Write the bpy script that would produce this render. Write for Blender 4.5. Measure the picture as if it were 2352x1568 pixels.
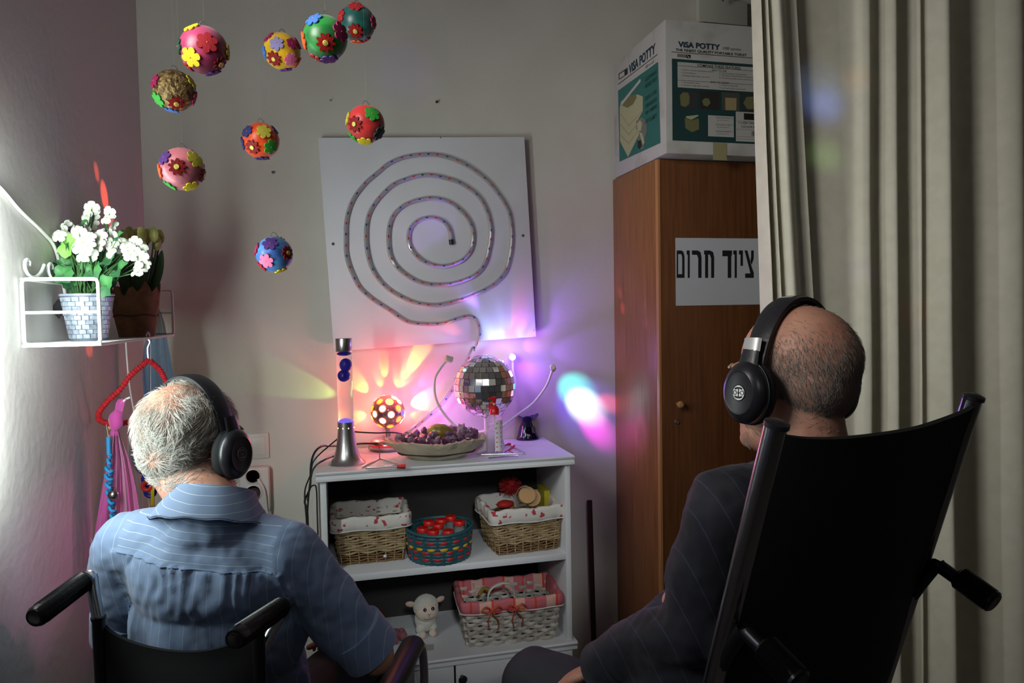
import bpy, bmesh, math, random
from mathutils import Vector as V, Matrix, Euler, noise
for o in list(bpy.data.objects): bpy.data.objects.remove(o)
SC = bpy.context.scene; COL = SC.collection
PI = math.pi; R = math.radians
rnd = random.Random(7)
# ---------------------------------------------------------------- camera
FPX, W, H = 1650.0, 2352, 1568
CAM = V((0, -2.6, 1.45))
_y, _p, _r = R(13.8), R(2.36), 0.01725
CF = V((math.sin(_y)*math.cos(_p), math.cos(_y)*math.cos(_p), -math.sin(_p)))
_R0 = CF.cross(V((0, 0, 1))).normalized(); _U0 = _R0.cross(CF)
CR = _R0*math.cos(_r) - _U0*math.sin(_r); CU = _R0*math.sin(_r) + _U0*math.cos(_r)
cd = bpy.data.cameras.new('camera'); cam = bpy.data.objects.new('camera', cd); COL.objects.link(cam)
cd.sensor_fit = 'HORIZONTAL'; cd.sensor_width = 36; cd.lens = FPX/W*36; cd.clip_start = .02
m3 = Matrix((CR, CU, -CF)).transposed(); cam.matrix_world = Matrix.Translation(CAM) @ m3.to_4x4()
SC.camera = cam
def ray(px, py): return CF + CR*((px-W/2)/FPX) - CU*((py-H/2)/FPX)
def atd(px, py, d): return CAM + ray(px, py)*d
def atY(px, py, Y): r = ray(px, py); return CAM + r*((Y-CAM.y)/r.y)
def atX(px, py, X): r = ray(px, py); return CAM + r*((X-CAM.x)/r.x)
def atZ(px, py, Z): r = ray(px, py); return CAM + r*((Z-CAM.z)/r.z)
# ---------------------------------------------------------------- world, exposure
SC.view_settings.view_transform = 'Standard'; SC.view_settings.look = 'None'
SC.view_settings.gamma = 1; SC.view_settings.exposure = 0; SC.view_settings.use_curve_mapping = False
wd = bpy.data.worlds.new('world'); SC.world = wd; wd.use_nodes = True
wd.node_tree.nodes['Background'].inputs[0].default_value = (.6, .75, 1, 1)
wd.node_tree.nodes['Background'].inputs[1].default_value = .3
XL, XR, YB, ZC = -.602, 3.3, -4.6, 2.75       # left wall, right wall, rear wall, ceiling
def look(o, d): o.rotation_euler = V(d).to_track_quat('-Z', 'Y').to_euler()
def area(name, loc, d, sx, sy, col, W_, spread=180):
    l = bpy.data.lights.new(name, 'AREA'); l.shape = 'RECTANGLE'; l.size = sx; l.size_y = sy
    l.color = col; l.energy = W_; l.spread = R(spread)
    o = bpy.data.objects.new(name, l); COL.objects.link(o); o.location = loc; look(o, d); return o
def spot(name, loc, d, col, W_, deg, blend=.3, rad=.004):
    l = bpy.data.lights.new(name, 'SPOT'); l.color = col; l.energy = W_; l.spot_size = R(deg); l.spot_blend = blend
    l.shadow_soft_size = rad
    o = bpy.data.objects.new(name, l); COL.objects.link(o); o.location = loc; look(o, d); return o
def point(name, loc, col, W_, rad=.02):
    l = bpy.data.lights.new(name, 'POINT'); l.color = col; l.energy = W_; l.shadow_soft_size = rad
    o = bpy.data.objects.new(name, l); COL.objects.link(o); o.location = loc; return o
# daylight through the window of the left wall (just outside the frame) and added fill lamps
area('window_daylight', (XL+.03, -1.60, 1.95), (1, .30, -.04), .36, .7, (1, .94, .86), 2.6)
area('window_daylight', (XL+.04, -1.80, 2.12), (2.45, 1.15, -.62), .45, .45, (1, .97, .90), 4.2, 85)  # second lamp at the same window, added to brighten the curtain
area('left_wall_fill', (-.576, -1.215, 1.43), (.5, 1, -.05), .04, .60, (.88, 1, .96), 6.8, 175)  # added lamp against the solid wall, brightens left wall, pot and shoulder
area('rear_fill', (1.2, -4.2, 2.3), (0.0, 1, -.2), 2.0, .7, (1, .97, .86), .8)  # added dim fill from behind, no window at the rear
area('shelf_fill', (.10, -3.4, 2.2), V((.42, -.3, .68))-V((.10, -3.4, 2.2)), .25, .25, (.93, .97, 1), .42, 19)  # made-up narrow lamp, brightens the bookcase front; no doorway is built
# ---------------------------------------------------------------- materials
MATS = {}
def mat(name, col=(.8, .8, .8), rough=.6, metal=0, bump=None, var=None, trans=0, emis=None, alpha=1, sheen=0, coat=0, spec=.5, ior=1.45, coord='Object'):
    if name in MATS: return MATS[name]
    m = bpy.data.materials.new(name); m.use_nodes = True; nt = m.node_tree; b = nt.nodes['Principled BSDF']; L = nt.links
    b.inputs['Base Color'].default_value = (*col, 1); b.inputs['Roughness'].default_value = rough
    b.inputs['Metallic'].default_value = metal; b.inputs['Transmission Weight'].default_value = trans
    b.inputs['Alpha'].default_value = alpha; b.inputs['Sheen Weight'].default_value = sheen
    b.inputs['Coat Weight'].default_value = coat; b.inputs['IOR'].default_value = ior
    b.inputs['Specular IOR Level'].default_value = spec
    if emis: b.inputs['Emission Color'].default_value = (*emis[0], 1); b.inputs['Emission Strength'].default_value = emis[1]
    tc = nt.nodes.new('ShaderNodeTexCoord')
    if bump:
        n = nt.nodes.new('ShaderNodeTexNoise'); n.inputs['Scale'].default_value = bump[0]; n.inputs['Detail'].default_value = 4
        L.new(tc.outputs[coord], n.inputs['Vector'])
        bp = nt.nodes.new('ShaderNodeBump'); bp.inputs['Strength'].default_value = bump[1]; bp.inputs['Distance'].default_value = bump[2] if len(bump) > 2 else .002
        L.new(n.outputs['Fac'], bp.inputs['Height']); L.new(bp.outputs['Normal'], b.inputs['Normal'])
    if var:   # (col2, scale, lo, hi, stretch)
        mp = nt.nodes.new('ShaderNodeMapping'); mp.inputs['Scale'].default_value = var[4] if len(var) > 4 else (1, 1, 1)
        L.new(tc.outputs[coord], mp.inputs['Vector'])
        n = nt.nodes.new('ShaderNodeTexNoise'); n.inputs['Scale'].default_value = var[1]; n.inputs['Detail'].default_value = 5
        L.new(mp.outputs['Vector'], n.inputs['Vector'])
        mr = nt.nodes.new('ShaderNodeMapRange'); mr.inputs['From Min'].default_value = var[2]; mr.inputs['From Max'].default_value = var[3]
        L.new(n.outputs['Fac'], mr.inputs['Value'])
        mx = nt.nodes.new('ShaderNodeMix'); mx.data_type = 'RGBA'; mx.inputs['A'].default_value = (*col, 1); mx.inputs['B'].default_value = (*var[0], 1)
        L.new(mr.outputs['Result'], mx.inputs['Factor']); L.new(mx.outputs['Result'], b.inputs['Base Color'])
    MATS[name] = m; return m
def stripes(m, axis, scale, col2, width=.06, coordscale=(1, 1, 1), rot=(0, 0, 0)):
    nt = m.node_tree; b = nt.nodes['Principled BSDF']; L = nt.links
    tc = nt.nodes.new('ShaderNodeTexCoord'); mp = nt.nodes.new('ShaderNodeMapping'); mp.inputs['Rotation'].default_value = rot
    L.new(tc.outputs['Object'], mp.inputs['Vector'])
    sp = nt.nodes.new('ShaderNodeSeparateXYZ'); L.new(mp.outputs['Vector'], sp.inputs[0])
    a = nt.nodes.new('ShaderNodeMath'); a.operation = 'MULTIPLY'; a.inputs[1].default_value = scale; L.new(sp.outputs[axis], a.inputs[0])
    f = nt.nodes.new('ShaderNodeMath'); f.operation = 'FRACT'; L.new(a.outputs[0], f.inputs[0])
    g = nt.nodes.new('ShaderNodeMath'); g.operation = 'LESS_THAN'; g.inputs[1].default_value = width; L.new(f.outputs[0], g.inputs[0])
    mx = nt.nodes.new('ShaderNodeMix'); mx.data_type = 'RGBA'
    old = b.inputs['Base Color']
    if old.links: L.new(old.links[0].from_socket, mx.inputs['A'])
    else: mx.inputs['A'].default_value = old.default_value
    mx.inputs['B'].default_value = (*col2, 1)
    L.new(g.outputs[0], mx.inputs['Factor']); L.new(mx.outputs['Result'], b.inputs['Base Color']); return m
# ---------------------------------------------------------------- geometry helpers
def rotm(a=(0, 0, 0)): return Euler(a).to_matrix()
def basis(z, up=V((0, 0, 1))):
    z = V(z).normalized(); x = V(up).cross(z)
    if x.length < 1e-4: x = V((1, 0, 0)).cross(z)
    x.normalize(); return Matrix((x, z.cross(x), z)).transposed()
class G:
    def __init__(s): s.v = []; s.f = []; s.mi = []; s.cur = 0
    def add(s, vs, fs):
        k = len(s.v); s.v += [V(p) for p in vs]; s.f += [tuple(i+k for i in f) for f in fs]; s.mi += [s.cur]*len(fs); return s
    def box(s, c, d, rot=None):
        c = V(c); rot = rot or Matrix.Identity(3); h = V(d)/2
        vs = [c + rot @ V((x*h.x, y*h.y, z*h.z)) for x in (-1, 1) for y in (-1, 1) for z in (-1, 1)]
        return s.add(vs, [(0, 1, 3, 2), (4, 6, 7, 5), (0, 4, 5, 1), (2, 3, 7, 6), (0, 2, 6, 4), (1, 5, 7, 3)])
    def bb(s, a, b): a, b = V(a), V(b); return s.box((a+b)/2, [abs(q) for q in (b-a)])
    def tube(s, pts, r, n=8, closed=False, flat=1.0, up=None):
        pts = [V(p) for p in pts]; N = len(pts); rs = r if isinstance(r, (list, tuple)) else [r]*N
        T = []
        for i in range(N):
            a = pts[(i-1) % N] if closed or i else pts[0]; b = pts[(i+1) % N] if closed or i < N-1 else pts[-1]
            t = (b-a); T.append(t.normalized() if t.length > 1e-9 else V((0, 0, 1)))
        u = up and V(up) or (V((0, 0, 1)) if abs(T[0].z) < .9 else V((1, 0, 0)))
        vs = []; fs = []
        for i in range(N):
            x = u - T[i]*u.dot(T[i]); x.normalize(); y = T[i].cross(x); 
            if not up: u = x
            for k in range(n):
                a = 2*PI*k/n; vs.append(pts[i] + x*(math.cos(a)*rs[i]) + y*(math.sin(a)*rs[i]*flat))
        for i in range(N if closed else N-1):
            j = (i+1) % N
            for k in range(n): l = (k+1) % n; fs.append((i*n+k, j*n+k, j*n+l, i*n+l))
        if not closed: fs.append(tuple(range(n))); fs.append(tuple((N-1)*n+k for k in reversed(range(n))))
        return s.add(vs, fs)
    def lathe(s, prof, n=24, c=(0, 0, 0), rot=None, fn=None):
        c = V(c); rot = rot or Matrix.Identity(3); vs = []; fs = []; m = len(prof)
        for i, (r, z) in enumerate(prof):
            for k in range(n):
                a = 2*PI*k/n; q = V((r*math.cos(a), r*math.sin(a), z))
                if fn: q = fn(q, i, k)
                vs.append(c + rot @ q)
        for i in range(m-1):
            for k in range(n): l = (k+1) % n; fs.append((i*n+k, i*n+l, (i+1)*n+l, (i+1)*n+k))
        if prof[0][0] > 1e-6: fs.append(tuple(reversed(range(n))))
        if prof[-1][0] > 1e-6: fs.append(tuple((m-1)*n+k for k in range(n)))
        return s.add(vs, fs)
    def ell(s, c, r, rot=None, nu=16, nv=10, fn=None):
        if isinstance(r, (int, float)): r = (r, r, r)
        rot = rot or Matrix.Identity(3); c = V(c); vs = [V((0, 0, -1))]; fs = []
        for i in range(1, nv):
            t = -PI/2 + PI*i/nv
            for k in range(nu): a = 2*PI*k/nu; vs.append(V((math.cos(t)*math.cos(a), math.cos(t)*math.sin(a), math.sin(t))))
        vs.append(V((0, 0, 1))); e = len(vs)-1
        for k in range(nu): l = (k+1) % nu; fs.append((0, 1+l, 1+k)); fs.append((e, 1+(nv-2)*nu+k, 1+(nv-2)*nu+l))
        for i in range(nv-2):
            for k in range(nu): l = (k+1) % nu; fs.append((1+i*nu+k, 1+i*nu+l, 1+(i+1)*nu+l, 1+(i+1)*nu+k))
        out = []
        for q in vs:
            p = V((q.x*r[0], q.y*r[1], q.z*r[2]))
            if fn: p = fn(p)
            out.append(c + rot @ p)
        return s.add(out, fs)
    def cap(s, a, ra, b, rb, n=12):      # tapered capsule
        a, b = V(a), V(b); d = b-a; B = basis(d); L = d.length; prof = []
        for i in range(6): t = -PI/2 + PI/2*i/5; prof.append((max(ra*math.cos(t), 1e-5), ra*math.sin(t)))
        for i in range(6): t = PI/2*i/5; prof.append((max(rb*math.cos(t), 1e-5), L + rb*math.sin(t)))
        return s.lathe(prof, n, a, B)
    def prism(s, poly, t, c=(0, 0, 0), rot=None):   # poly in local XY, thickness along Z
        rot = rot or Matrix.Identity(3); c = V(c); n = len(poly)
        vs = [c + rot @ V((x, y, 0)) for x, y in poly] + [c + rot @ V((x, y, t)) for x, y in poly]
        fs = [tuple(reversed(range(n))), tuple(range(n, 2*n))] + [(i, (i+1) % n, n+(i+1) % n, n+i) for i in range(n)]
        return s.add(vs, fs)
    def sheet(s, rows, t=0):           # grid of points
        n = len(rows[0]); m = len(rows); vs = [p for r in rows for p in r]
        fs = [(i*n+k, i*n+k+1, (i+1)*n+k+1, (i+1)*n+k) for i in range(m-1) for k in range(n-1)]
        return s.add(vs, fs)
    def xf(s, M): s.v = [M @ p for p in s.v]; return s
    def mesh(s, name, mats, smooth=40, bevel=0, solid=0):
        me = bpy.data.meshes.new(name); me.from_pydata([tuple(p) for p in s.v], [], s.f)
        for mm in (mats if isinstance(mats, (list, tuple)) else [mats]): me.materials.append(mm)
        me.polygons.foreach_set('material_index', s.mi)
        if bevel or solid:
            bm = bmesh.new(); bm.from_mesh(me)
            if solid:
                bmesh.ops.recalc_face_normals(bm, faces=bm.faces); bmesh.ops.solidify(bm, geom=bm.faces[:], thickness=solid)
            if bevel:
                bmesh.ops.recalc_face_normals(bm, faces=bm.faces)
                es = [e for e in bm.edges if len(e.link_faces) == 2 and e.calc_face_angle(0) > .6]
                bmesh.ops.bevel(bm, geom=es, offset=bevel, segments=2, profile=.5, affect='EDGES', clamp_overlap=True)
            bm.to_mesh(me); bm.free()
        me.update()
        bm = bmesh.new(); bm.from_mesh(me); bmesh.ops.recalc_face_normals(bm, faces=bm.faces); bm.to_mesh(me); bm.free()
        if smooth: me.polygons.foreach_set('use_smooth', [True]*len(me.polygons)); me.set_sharp_from_angle(angle=R(smooth))
        return me
    def build(s, name, mats, parent=None, label=None, kind=None, **kw):
        return link(name, s.mesh(name, mats, **kw), parent, label, kind)
def link(name, me, parent=None, label=None, kind=None):
    o = bpy.data.objects.new(name, me); COL.objects.link(o)
    if parent: o.parent = parent
    if label: o['label'] = label
    if kind: o['kind'] = kind
    return o
def tag(o, label, cat, group=None, kind=None):
    o['label'] = label; o['category'] = cat
    if group: o['group'] = group
    if kind: o['kind'] = kind
    return o
def thing(name, label, cat, loc=(0, 0, 0), rz=0, group=None):
    o = bpy.data.objects.new(name, None); COL.objects.link(o); o.location = loc; o.rotation_euler = (0, 0, rz); o.empty_display_size = .05
    return tag(o, label, cat, group)
def struct(o, label=None):
    o['kind'] = 'structure'
    if label: o['label'] = label
    return o
def spline(pts, k=6, closed=False):
    pts = [V(p) for p in pts]; out = []; N = len(pts)
    for i in range(N if closed else N-1):
        g = lambda j: pts[j % N] if closed else pts[min(max(j, 0), N-1)]
        p0, p1, p2, p3 = g(i-1), g(i), g(i+1), g(i+2)
        for j in range(k):
            t = j/k; out.append(.5*((2*p1) + (p2-p0)*t + (2*p0-5*p1+4*p2-p3)*t*t + (3*p1-p0-3*p2+p3)*t**3))
    if not closed: out.append(pts[-1])
    return out
def fuse(g, voxel, smooth=4, fn=None):       # one continuous surface out of overlapping closed shapes
    me = bpy.data.meshes.new('tmp'); me.from_pydata([tuple(p) for p in g.v], [], g.f); me.update()
    bm = bmesh.new(); bm.from_mesh(me); bmesh.ops.recalc_face_normals(bm, faces=bm.faces); bm.to_mesh(me); bm.free()
    o = bpy.data.objects.new('tmp', me); COL.objects.link(o)
    r = o.modifiers.new('r', 'REMESH'); r.mode = 'VOXEL'; r.voxel_size = voxel
    if smooth: q = o.modifiers.new('s', 'SMOOTH'); q.factor = .5; q.iterations = smooth
    dg = bpy.context.evaluated_depsgraph_get(); dg.update(); m2 = bpy.data.meshes.new_from_object(o.evaluated_get(dg), depsgraph=dg)
    bpy.data.objects.remove(o); bpy.data.meshes.remove(me)
    if fn:
        m2.update(); nn = [n.vector.copy() for n in m2.vertex_normals]
        for v, n in zip(m2.vertices, nn): v.co = V(v.co) + n*fn(V(v.co), n)
        m2.update()
    m2.materials.clear(); m2.polygons.foreach_set('use_smooth', [True]*len(m2.polygons)); return m2
def text(s, name, m, parent, p0, p1, hgt, up, nrm, bold=0, italic=0, off=.0004):
    """lettering from p0 to p1 (world points on its surface), capitals hgt tall, lying on the surface with normal nrm"""
    c = bpy.data.curves.new(name, 'FONT'); c.body = s; c.size = 1; c.offset = bold; c.shear = italic; c.resolution_u = 3
    o = bpy.data.objects.new('tmp', c); COL.objects.link(o); dg = bpy.context.evaluated_depsgraph_get(); dg.update()
    me = bpy.data.meshes.new_from_object(o.evaluated_get(dg), depsgraph=dg); bpy.data.objects.remove(o)
    xs = [v.co.x for v in me.vertices] or [0, 1]; x0, x1 = min(xs), max(xs)
    X = V(p1)-V(p0); w = X.length; X.normalize(); U = V(up); N = V(nrm); sx = w/max(x1-x0, 1e-6); sy = hgt/.69
    for v in me.vertices: v.co = V(p0) + X*((v.co.x-x0)*sx) + U*(v.co.y*sy) + N*off
    me.materials.clear(); me.materials.append(m); return link(name, me, parent)
# common materials
white_paint = mat('white_paint', (.72, .73, .72), .45, bump=(60, .05))
chrome = mat('chrome', (.75, .75, .77), .18, 1)
steel = mat('brushed_steel', (.55, .55, .55), .32, 1, bump=(200, .05, .001))
black_plastic = mat('black_plastic', (.012, .012, .014), .35)
black_cloth = mat('black_cloth', (.006, .006, .007), .85, bump=(400, .3, .001))
# ================================================================ SETTING
wallm = mat('wall_paint', (.60, .575, .52), .8, bump=(45, .35, .002), var=((.56, .535, .48), 3, .4, .6))
walll = mat('left_wall_paint', (.58, .555, .53), .7, bump=(45, .35, .002))
wallo = mat('far_wall_paint', (.36, .35, .32), .8)
struct(G().bb((XL-.15, 0, 0), (XR+.1, .15, ZC)).build('wall_back', wallm, smooth=0))
struct(G().bb((XR, YB, 0), (XR+.12, 0, ZC)).build('wall_right', wallo, smooth=0))
struct(G().bb((XL-.15, YB-.12, 0), (XR+.12, YB, ZC)).build('wall_rear', wallo, smooth=0))
wy0, wy1, wz0, wz1 = -2.75, -1.45, .95, 2.3
struct(G().bb((XL-.15, wy1, 0), (XL, 0, ZC)).bb((XL-.15, YB, 0), (XL, wy0, ZC)).bb((XL-.15, wy0, 0), (XL, wy1, wz0)).bb((XL-.15, wy0, wz1), (XL, wy1, ZC)).build('wall_left', walll, smooth=0))
fl = mat('floor_tile', (.34, .31, .27), .4, bump=(30, .1), var=((.26, .24, .21), 6, .35, .65))
struct(G().bb((XL-.15, YB-.1, -.1), (XR+.1, .1, 0)).build('floor', fl, smooth=0))
struct(G().bb((XL-.15, YB-.1, ZC), (XR+.1, .1, ZC+.1)).build('ceiling', wallo, smooth=0))
w = G()
for a, b in (((wy0, wz0), (wy0+.05, wz1)), ((wy1-.05, wz0), (wy1, wz1)), ((wy0, wz0), (wy1, wz0+.05)), ((wy0, wz1-.05), (wy1, wz1)), ((-2.13, wz0), (-2.07, wz1))):
    w.bb((XL-.11, a[0], a[1]), (XL-.05, b[0], b[1]))
wo = struct(w.build('window_1', white_paint, smooth=0))
G().bb((XL-.085, wy0+.05, wz0+.05), (XL-.08, wy1-.05, wz1-.05)).build('pane', mat('window_glass', (.9, .95, 1), .05, trans=1, ior=1.01), wo)
bs = mat('baseboard_tile', (.4, .36, .31), .4)
struct(G().bb((XL, -.012, 0), (1.02, 0, .08)).build('baseboard_back', bs, smooth=0))
struct(G().bb((XL, YB, 0), (XL+.012, -.012, .08)).build('baseboard_left', bs, smooth=0))
# nails and specks in the back wall
for px, py, r, nm in ((1002, 236, .0045, 'dark nail in the back wall above the white board'), (627, 397, .0045, 'purple pin in the back wall below the orange ball'), (759, 232, .002, 'tiny dark nail in the wall above and left of the board')):
    p = atY(px, py, 0)
    tag(G().lathe([(r*.4, 0), (r*.4, .01), (r, .011), (r*.9, .014), (r*.3, .015)], 12, (0, 0, 0), basis((0, -1, 0))).build('wall_nail', mat('pin_purple', (.08, .03, .1), .4) if 'purple' in nm else black_plastic), nm, 'nail').location = p
# ---------------------------------------------------------------- bookcase
bx0, bx1, bf = atY(728, 1088, -.378).x, atY(1317, 1045, -.378).x, -.378
bz = (atY(728, 1088, bf).z + atY(1317, 1045, bf).z)/2
bw = mat('bookcase_white', (.66, .68, .70), .42, bump=(80, .04))
bk = thing('bookcase', 'low white open bookcase with two open shelves and drawers below, against the back wall', 'bookcase', (bx0, 0, 0))
bwid = bx1-bx0; zm = atY(1035, 1300, bf).z; zl = atY(1150, 1494, bf).z
zm_t, zl_t = zm+.005, zl+.005
# top with moulded edge: profile extruded along X
pf = [(-.01, bz), (bf, bz), (bf-.002, bz-.004), (bf, bz-.009), (bf+.005, bz-.012), (bf+.003, bz-.017), (bf-.001, bz-.021), (bf-.001, bz-.028), (bf+.006, bz-.031), (-.01, bz-.031)]
def extr(g, pf, x0, x1):
    n = len(pf); g.add([(x0, y, z) for y, z in pf]+[(x1, y, z) for y, z in pf], [tuple(range(n)), tuple(reversed(range(n, 2*n)))]+[(i, n+i, n+(i+1) % n, (i+1) % n) for i in range(n)]); return g
extr(G(), pf, -.004, bwid+.004).build('top', bw, bk, smooth=30)
G().bb((.008, bf+.012, 0), (.026, -.01, bz-.031)).build('side_panel', bw, bk, bevel=.0015)
G().bb((bwid-.026, bf+.012, 0), (bwid-.008, -.01, bz-.031)).build('side_panel', bw, bk, bevel=.0015)
G().bb((.026, -.018, .06), (bwid-.026, -.012, bz-.031)).build('back_panel', mat('bookcase_back_shade', (.03, .028, .026), .8), bk, smooth=0)  # near-black colour paints in the shade inside the bookcase
G().bb((.026, bf+.014, zm-.022), (bwid-.026, -.018, zm)).build('shelf', bw, bk, bevel=.0015)
pf2 = [(-.018, zl), (bf-.004, zl), (bf-.009, zl-.005), (bf-.006, zl-.011), (bf, zl-.014), (bf-.003, zl-.02), (bf-.003, zl-.026), (-.018, zl-.026)]
extr(G(), pf2, -.004, bwid+.004).build('shelf', bw, bk, smooth=30, label='lower shelf with a moulded front edge')
for i in range(2):
    x0 = .01 + i*(bwid-.02)/2
    dr = G().bb((x0+.003, bf-.002, .07), (x0+(bwid-.02)/2-.003, bf+.014, zl-.03)).build('drawer', bw, bk, bevel=.002)
    for kx in (.25, .75) if i == 2 else (.5,):
        kp = atY(1062, 1556, bf-.01) if i == 1 else None
        lx = (kp.x-bx0 if kp else x0+.2)
        G().lathe([(.006, 0), (.005, .012), (.012, .016), (.014, .022), (.010, .027), (.0001, .029)], 16, (lx, bf-.002, (kp.z if kp else .28)), basis((0, -1, 0))).build('knob', mat('knob_metal', (.05, .06, .06), .3, .8), dr, label='dark metal knob')
# ---------------------------------------------------------------- cabinet (wardrobe)
cx = atY(1407, 413, 0).x; cf = (atX(1508, 365, cx).y + atX(1520, 1290, cx).y)/2; cz = atX(1508, 365, cx).z
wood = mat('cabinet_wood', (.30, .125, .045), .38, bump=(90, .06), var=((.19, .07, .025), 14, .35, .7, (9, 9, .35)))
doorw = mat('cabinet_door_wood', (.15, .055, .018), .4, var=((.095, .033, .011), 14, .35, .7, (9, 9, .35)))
cb = thing('cabinet', 'tall brown wooden cupboard with a paper sign on its door, right of the bookcase', 'cabinet', (cx, 0, 0))
G().bb((0, cf+.02, 0), (.018, -.002, cz)).build('side_panel', wood, cb, bevel=.001)
G().bb((.9, cf+.02, 0), (.918, -.002, cz)).build('side_panel', wood, cb, bevel=.001)
G().bb((.018, cf+.02, cz-.018), (.9, -.002, cz)).build('top_panel', wood, cb, bevel=.001)
G().bb((.018, -.01, .06), (.9, -.004, cz-.018)).build('back_panel', wood, cb, smooth=0)
for i in range(2):
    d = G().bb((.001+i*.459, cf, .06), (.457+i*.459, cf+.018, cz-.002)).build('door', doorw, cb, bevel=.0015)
    if i == 0:
        G().bb((.0, cf-.0015, .06), (.008, cf+.019, cz-.002)).build('edge_band', mat('edge_wood', (.42, .19, .07), .35), d, smooth=0)
        kp = atY(1556, 927, cf); lp = atY(1554, 968, cf)
        G().lathe([(.005, 0), (.0045, .012), (.011, .017), (.0125, .024), (.008, .031), (.0001, .033)], 16, (kp.x-cx, cf, kp.z), basis((0, -1, 0))).build('knob', mat('knob_wood', (.40, .2, .08), .35), d, label='small round wooden knob')
        lk = G().lathe([(.0085, 0), (.0085, .003), (.007, .005), (.003, .005), (.003, .002), (.0001, .002)], 18, (lp.x-cx, cf, lp.z), basis((0, -1, 0))).build('lock', chrome, d, label='chrome key lock')
# sign with Hebrew lettering
sy = cf-.0008
a, b_ = atY(1551, 546, sy), atY(1553, 702, sy); x1s = atY(1760, 620, sy).x+.03
sg = G().bb((a.x, sy-.0004, b_.z), (x1s, sy, a.z)).build('paper_sign', mat('sign_paper', (.50, .52, .56), .6), smooth=0)
tag(sg, 'white paper sign with large black Hebrew lettering taped to the brown cupboard door', 'sign')
ink = mat('sign_ink', (.01, .01, .012), .6)
def heb(polys, px0, px1):      # letter polygons in a 10 x 16 box, mapped to photo columns
    q = G()
    for poly in polys:
        pts = [(atY(px0+(px1-px0)*x/10, 575+(638-575)*y/16, sy) ) for x, y in poly]
        q.prism([(p.x, p.z) for p in pts], .0003, (0, sy-.0005, 0), Matrix(((1, 0, 0), (0, 0, -1), (0, 1, 0))))
    q.build('letter', ink, sg, smooth=0)
vb = [(0, 0), (10, 0), (10, 16), (0, 16)]
heb([[(0, 0), (6, 0), (6, 2.2), (0, 2.2)], [(0, 13.8), (10, 13.8), (10, 16), (0, 16)], [(6, 0), (8.5, .8), (10, 3.5), (10, 13.8), (7, 13.8), (7, 4), (6, 2.2)], [(0, 2.2), (1.8, 2.2), (1.8, 13.8), (0, 13.8)]], 1554, 1572)
heb([[(0, 0), (10, 0), (10, 16), (3.5, 16), (3.5, 2.5), (0, 2.2)]], 1577, 1584)
heb([[(0, 0), (6, 0), (9, 1), (10, 4), (10, 16), (6.6, 16), (6.6, 4.6), (5.4, 2.6), (0, 2.5)]], 1589, 1611)
heb([[(0, 0), (6, 0), (9, 1), (10, 4), (10, 16), (7, 16), (7, 4.6), (5.6, 2.4), (0, 2.4)], [(1, 2.4), (4, 2.4), (4, 16), (1, 16)]], 1617, 1640)
heb([[(0, 0), (10, 0), (10, 2.4), (9.2, 3.4), (9.2, 16), (5.6, 16), (5.6, 3.4), (0, 3.4)]], 1659, 1681)
heb([[(0, 0), (10, 0), (10, 16), (4, 16), (4, 2.5), (0, 2.2)]], 1684, 1692)
heb([[(0, 0), (10, 0), (10, 9), (4, 9), (4, 2.5), (0, 2.2)]], 1697, 1706)
heb([[(0, 0), (3, 0), (7.6, 9.5), (10, 13), (10, 16), (.6, 16), (.6, 13.4), (6.4, 13.4)], [(7.2, 0), (10, 0), (9.8, 5), (7.6, 8.4), (6.3, 6.2), (7.1, 4)]], 1710, 1731)
# ---------------------------------------------------------------- toilet carton on the cabinet
bxl = cx-.003; pf_ = atX(1530.5, 360.5, bxl); yf = pf_.y; z0 = cz+.002; z1 = atY(1519, 46.8, yf).z; yb = atX(1409, 136, bxl).y
ptop = atX(1519, 46.8, bxl); z1 = (ptop.z + z1)/2
if yb > -.02: yb = -.02
wcard = mat('carton_white', (.42, .42, .41), .7, bump=(40, .2, .002), var=((.30, .28, .24), 7, .52, .72))
cr = thing('cardboard_carton', 'large white printed cardboard carton on top of the brown cupboard', 'carton', (0, 0, 0))
xe = bxl+.62
G().bb((bxl, yf, z0), (xe, yb, z1)).build('box_body', wcard, cr, bevel=.003)
fy = yf-.0006; fx = bxl-.0006
def C7(x, y): return 1380+x/3.92, 20+y/3.92
def onF(x, y, e=0): return atY(*C7(x, y), yf-.0006-e)
def onL(x, y, e=0): return atX(*C7(x, y), bxl-.0006-e)
teal = mat('print_teal', (.02, .13, .115), .6); dteal = mat('print_dark_teal', (.008, .04, .04), .6); navy = mat('print_navy', (.008, .03, .06), .6)
grey = mat('print_grey', (.16, .16, .15), .6); pwhite = mat('print_white', (.40, .40, .38), .6); cream = mat('print_cream', (.36, .36, .22), .6); dark = mat('print_black', (.01, .012, .012), .6); olive = mat('print_olive', (.14, .14, .06), .6); tape = mat('tape_tan', (.30, .26, .14), .5)
def quad(fnc, pts, name, m, e=0, parent=None):
    return G().add([fnc(x, y, e) for x, y in pts], [tuple(range(len(pts)))]).build(name, m, parent or cr, smooth=0)
def rectF(xa, ya, xb, yb_, name, m, e=0):    # axis aligned on the front face from two crop corners
    p, q = onF(xa, ya, e), onF(xb, yb_, e)
    return G().add([(p.x, p.y, p.z), (q.x, p.y, p.z), (q.x, p.y, q.z), (p.x, p.y, q.z)], [(0, 1, 2, 3)]).build(name, m, cr, smooth=0)
def xF(x, y): return onF(x, y)
def fr(name, xa, ya, xe_, yb2, m, e=0):      # left column xa, right end world x
    p, q = onF(xa, ya, e), onF(xa, yb2, e)
    return G().add([(p.x, p.y, p.z), (xe_, p.y, p.z), (xe_, p.y, q.z), (p.x, p.y, q.z)], [(0, 1, 2, 3)]).build(name, m, cr, smooth=0)
xr = xe-.03
fr('print_panel', 640, 452, xr, 1185, dteal)
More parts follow.
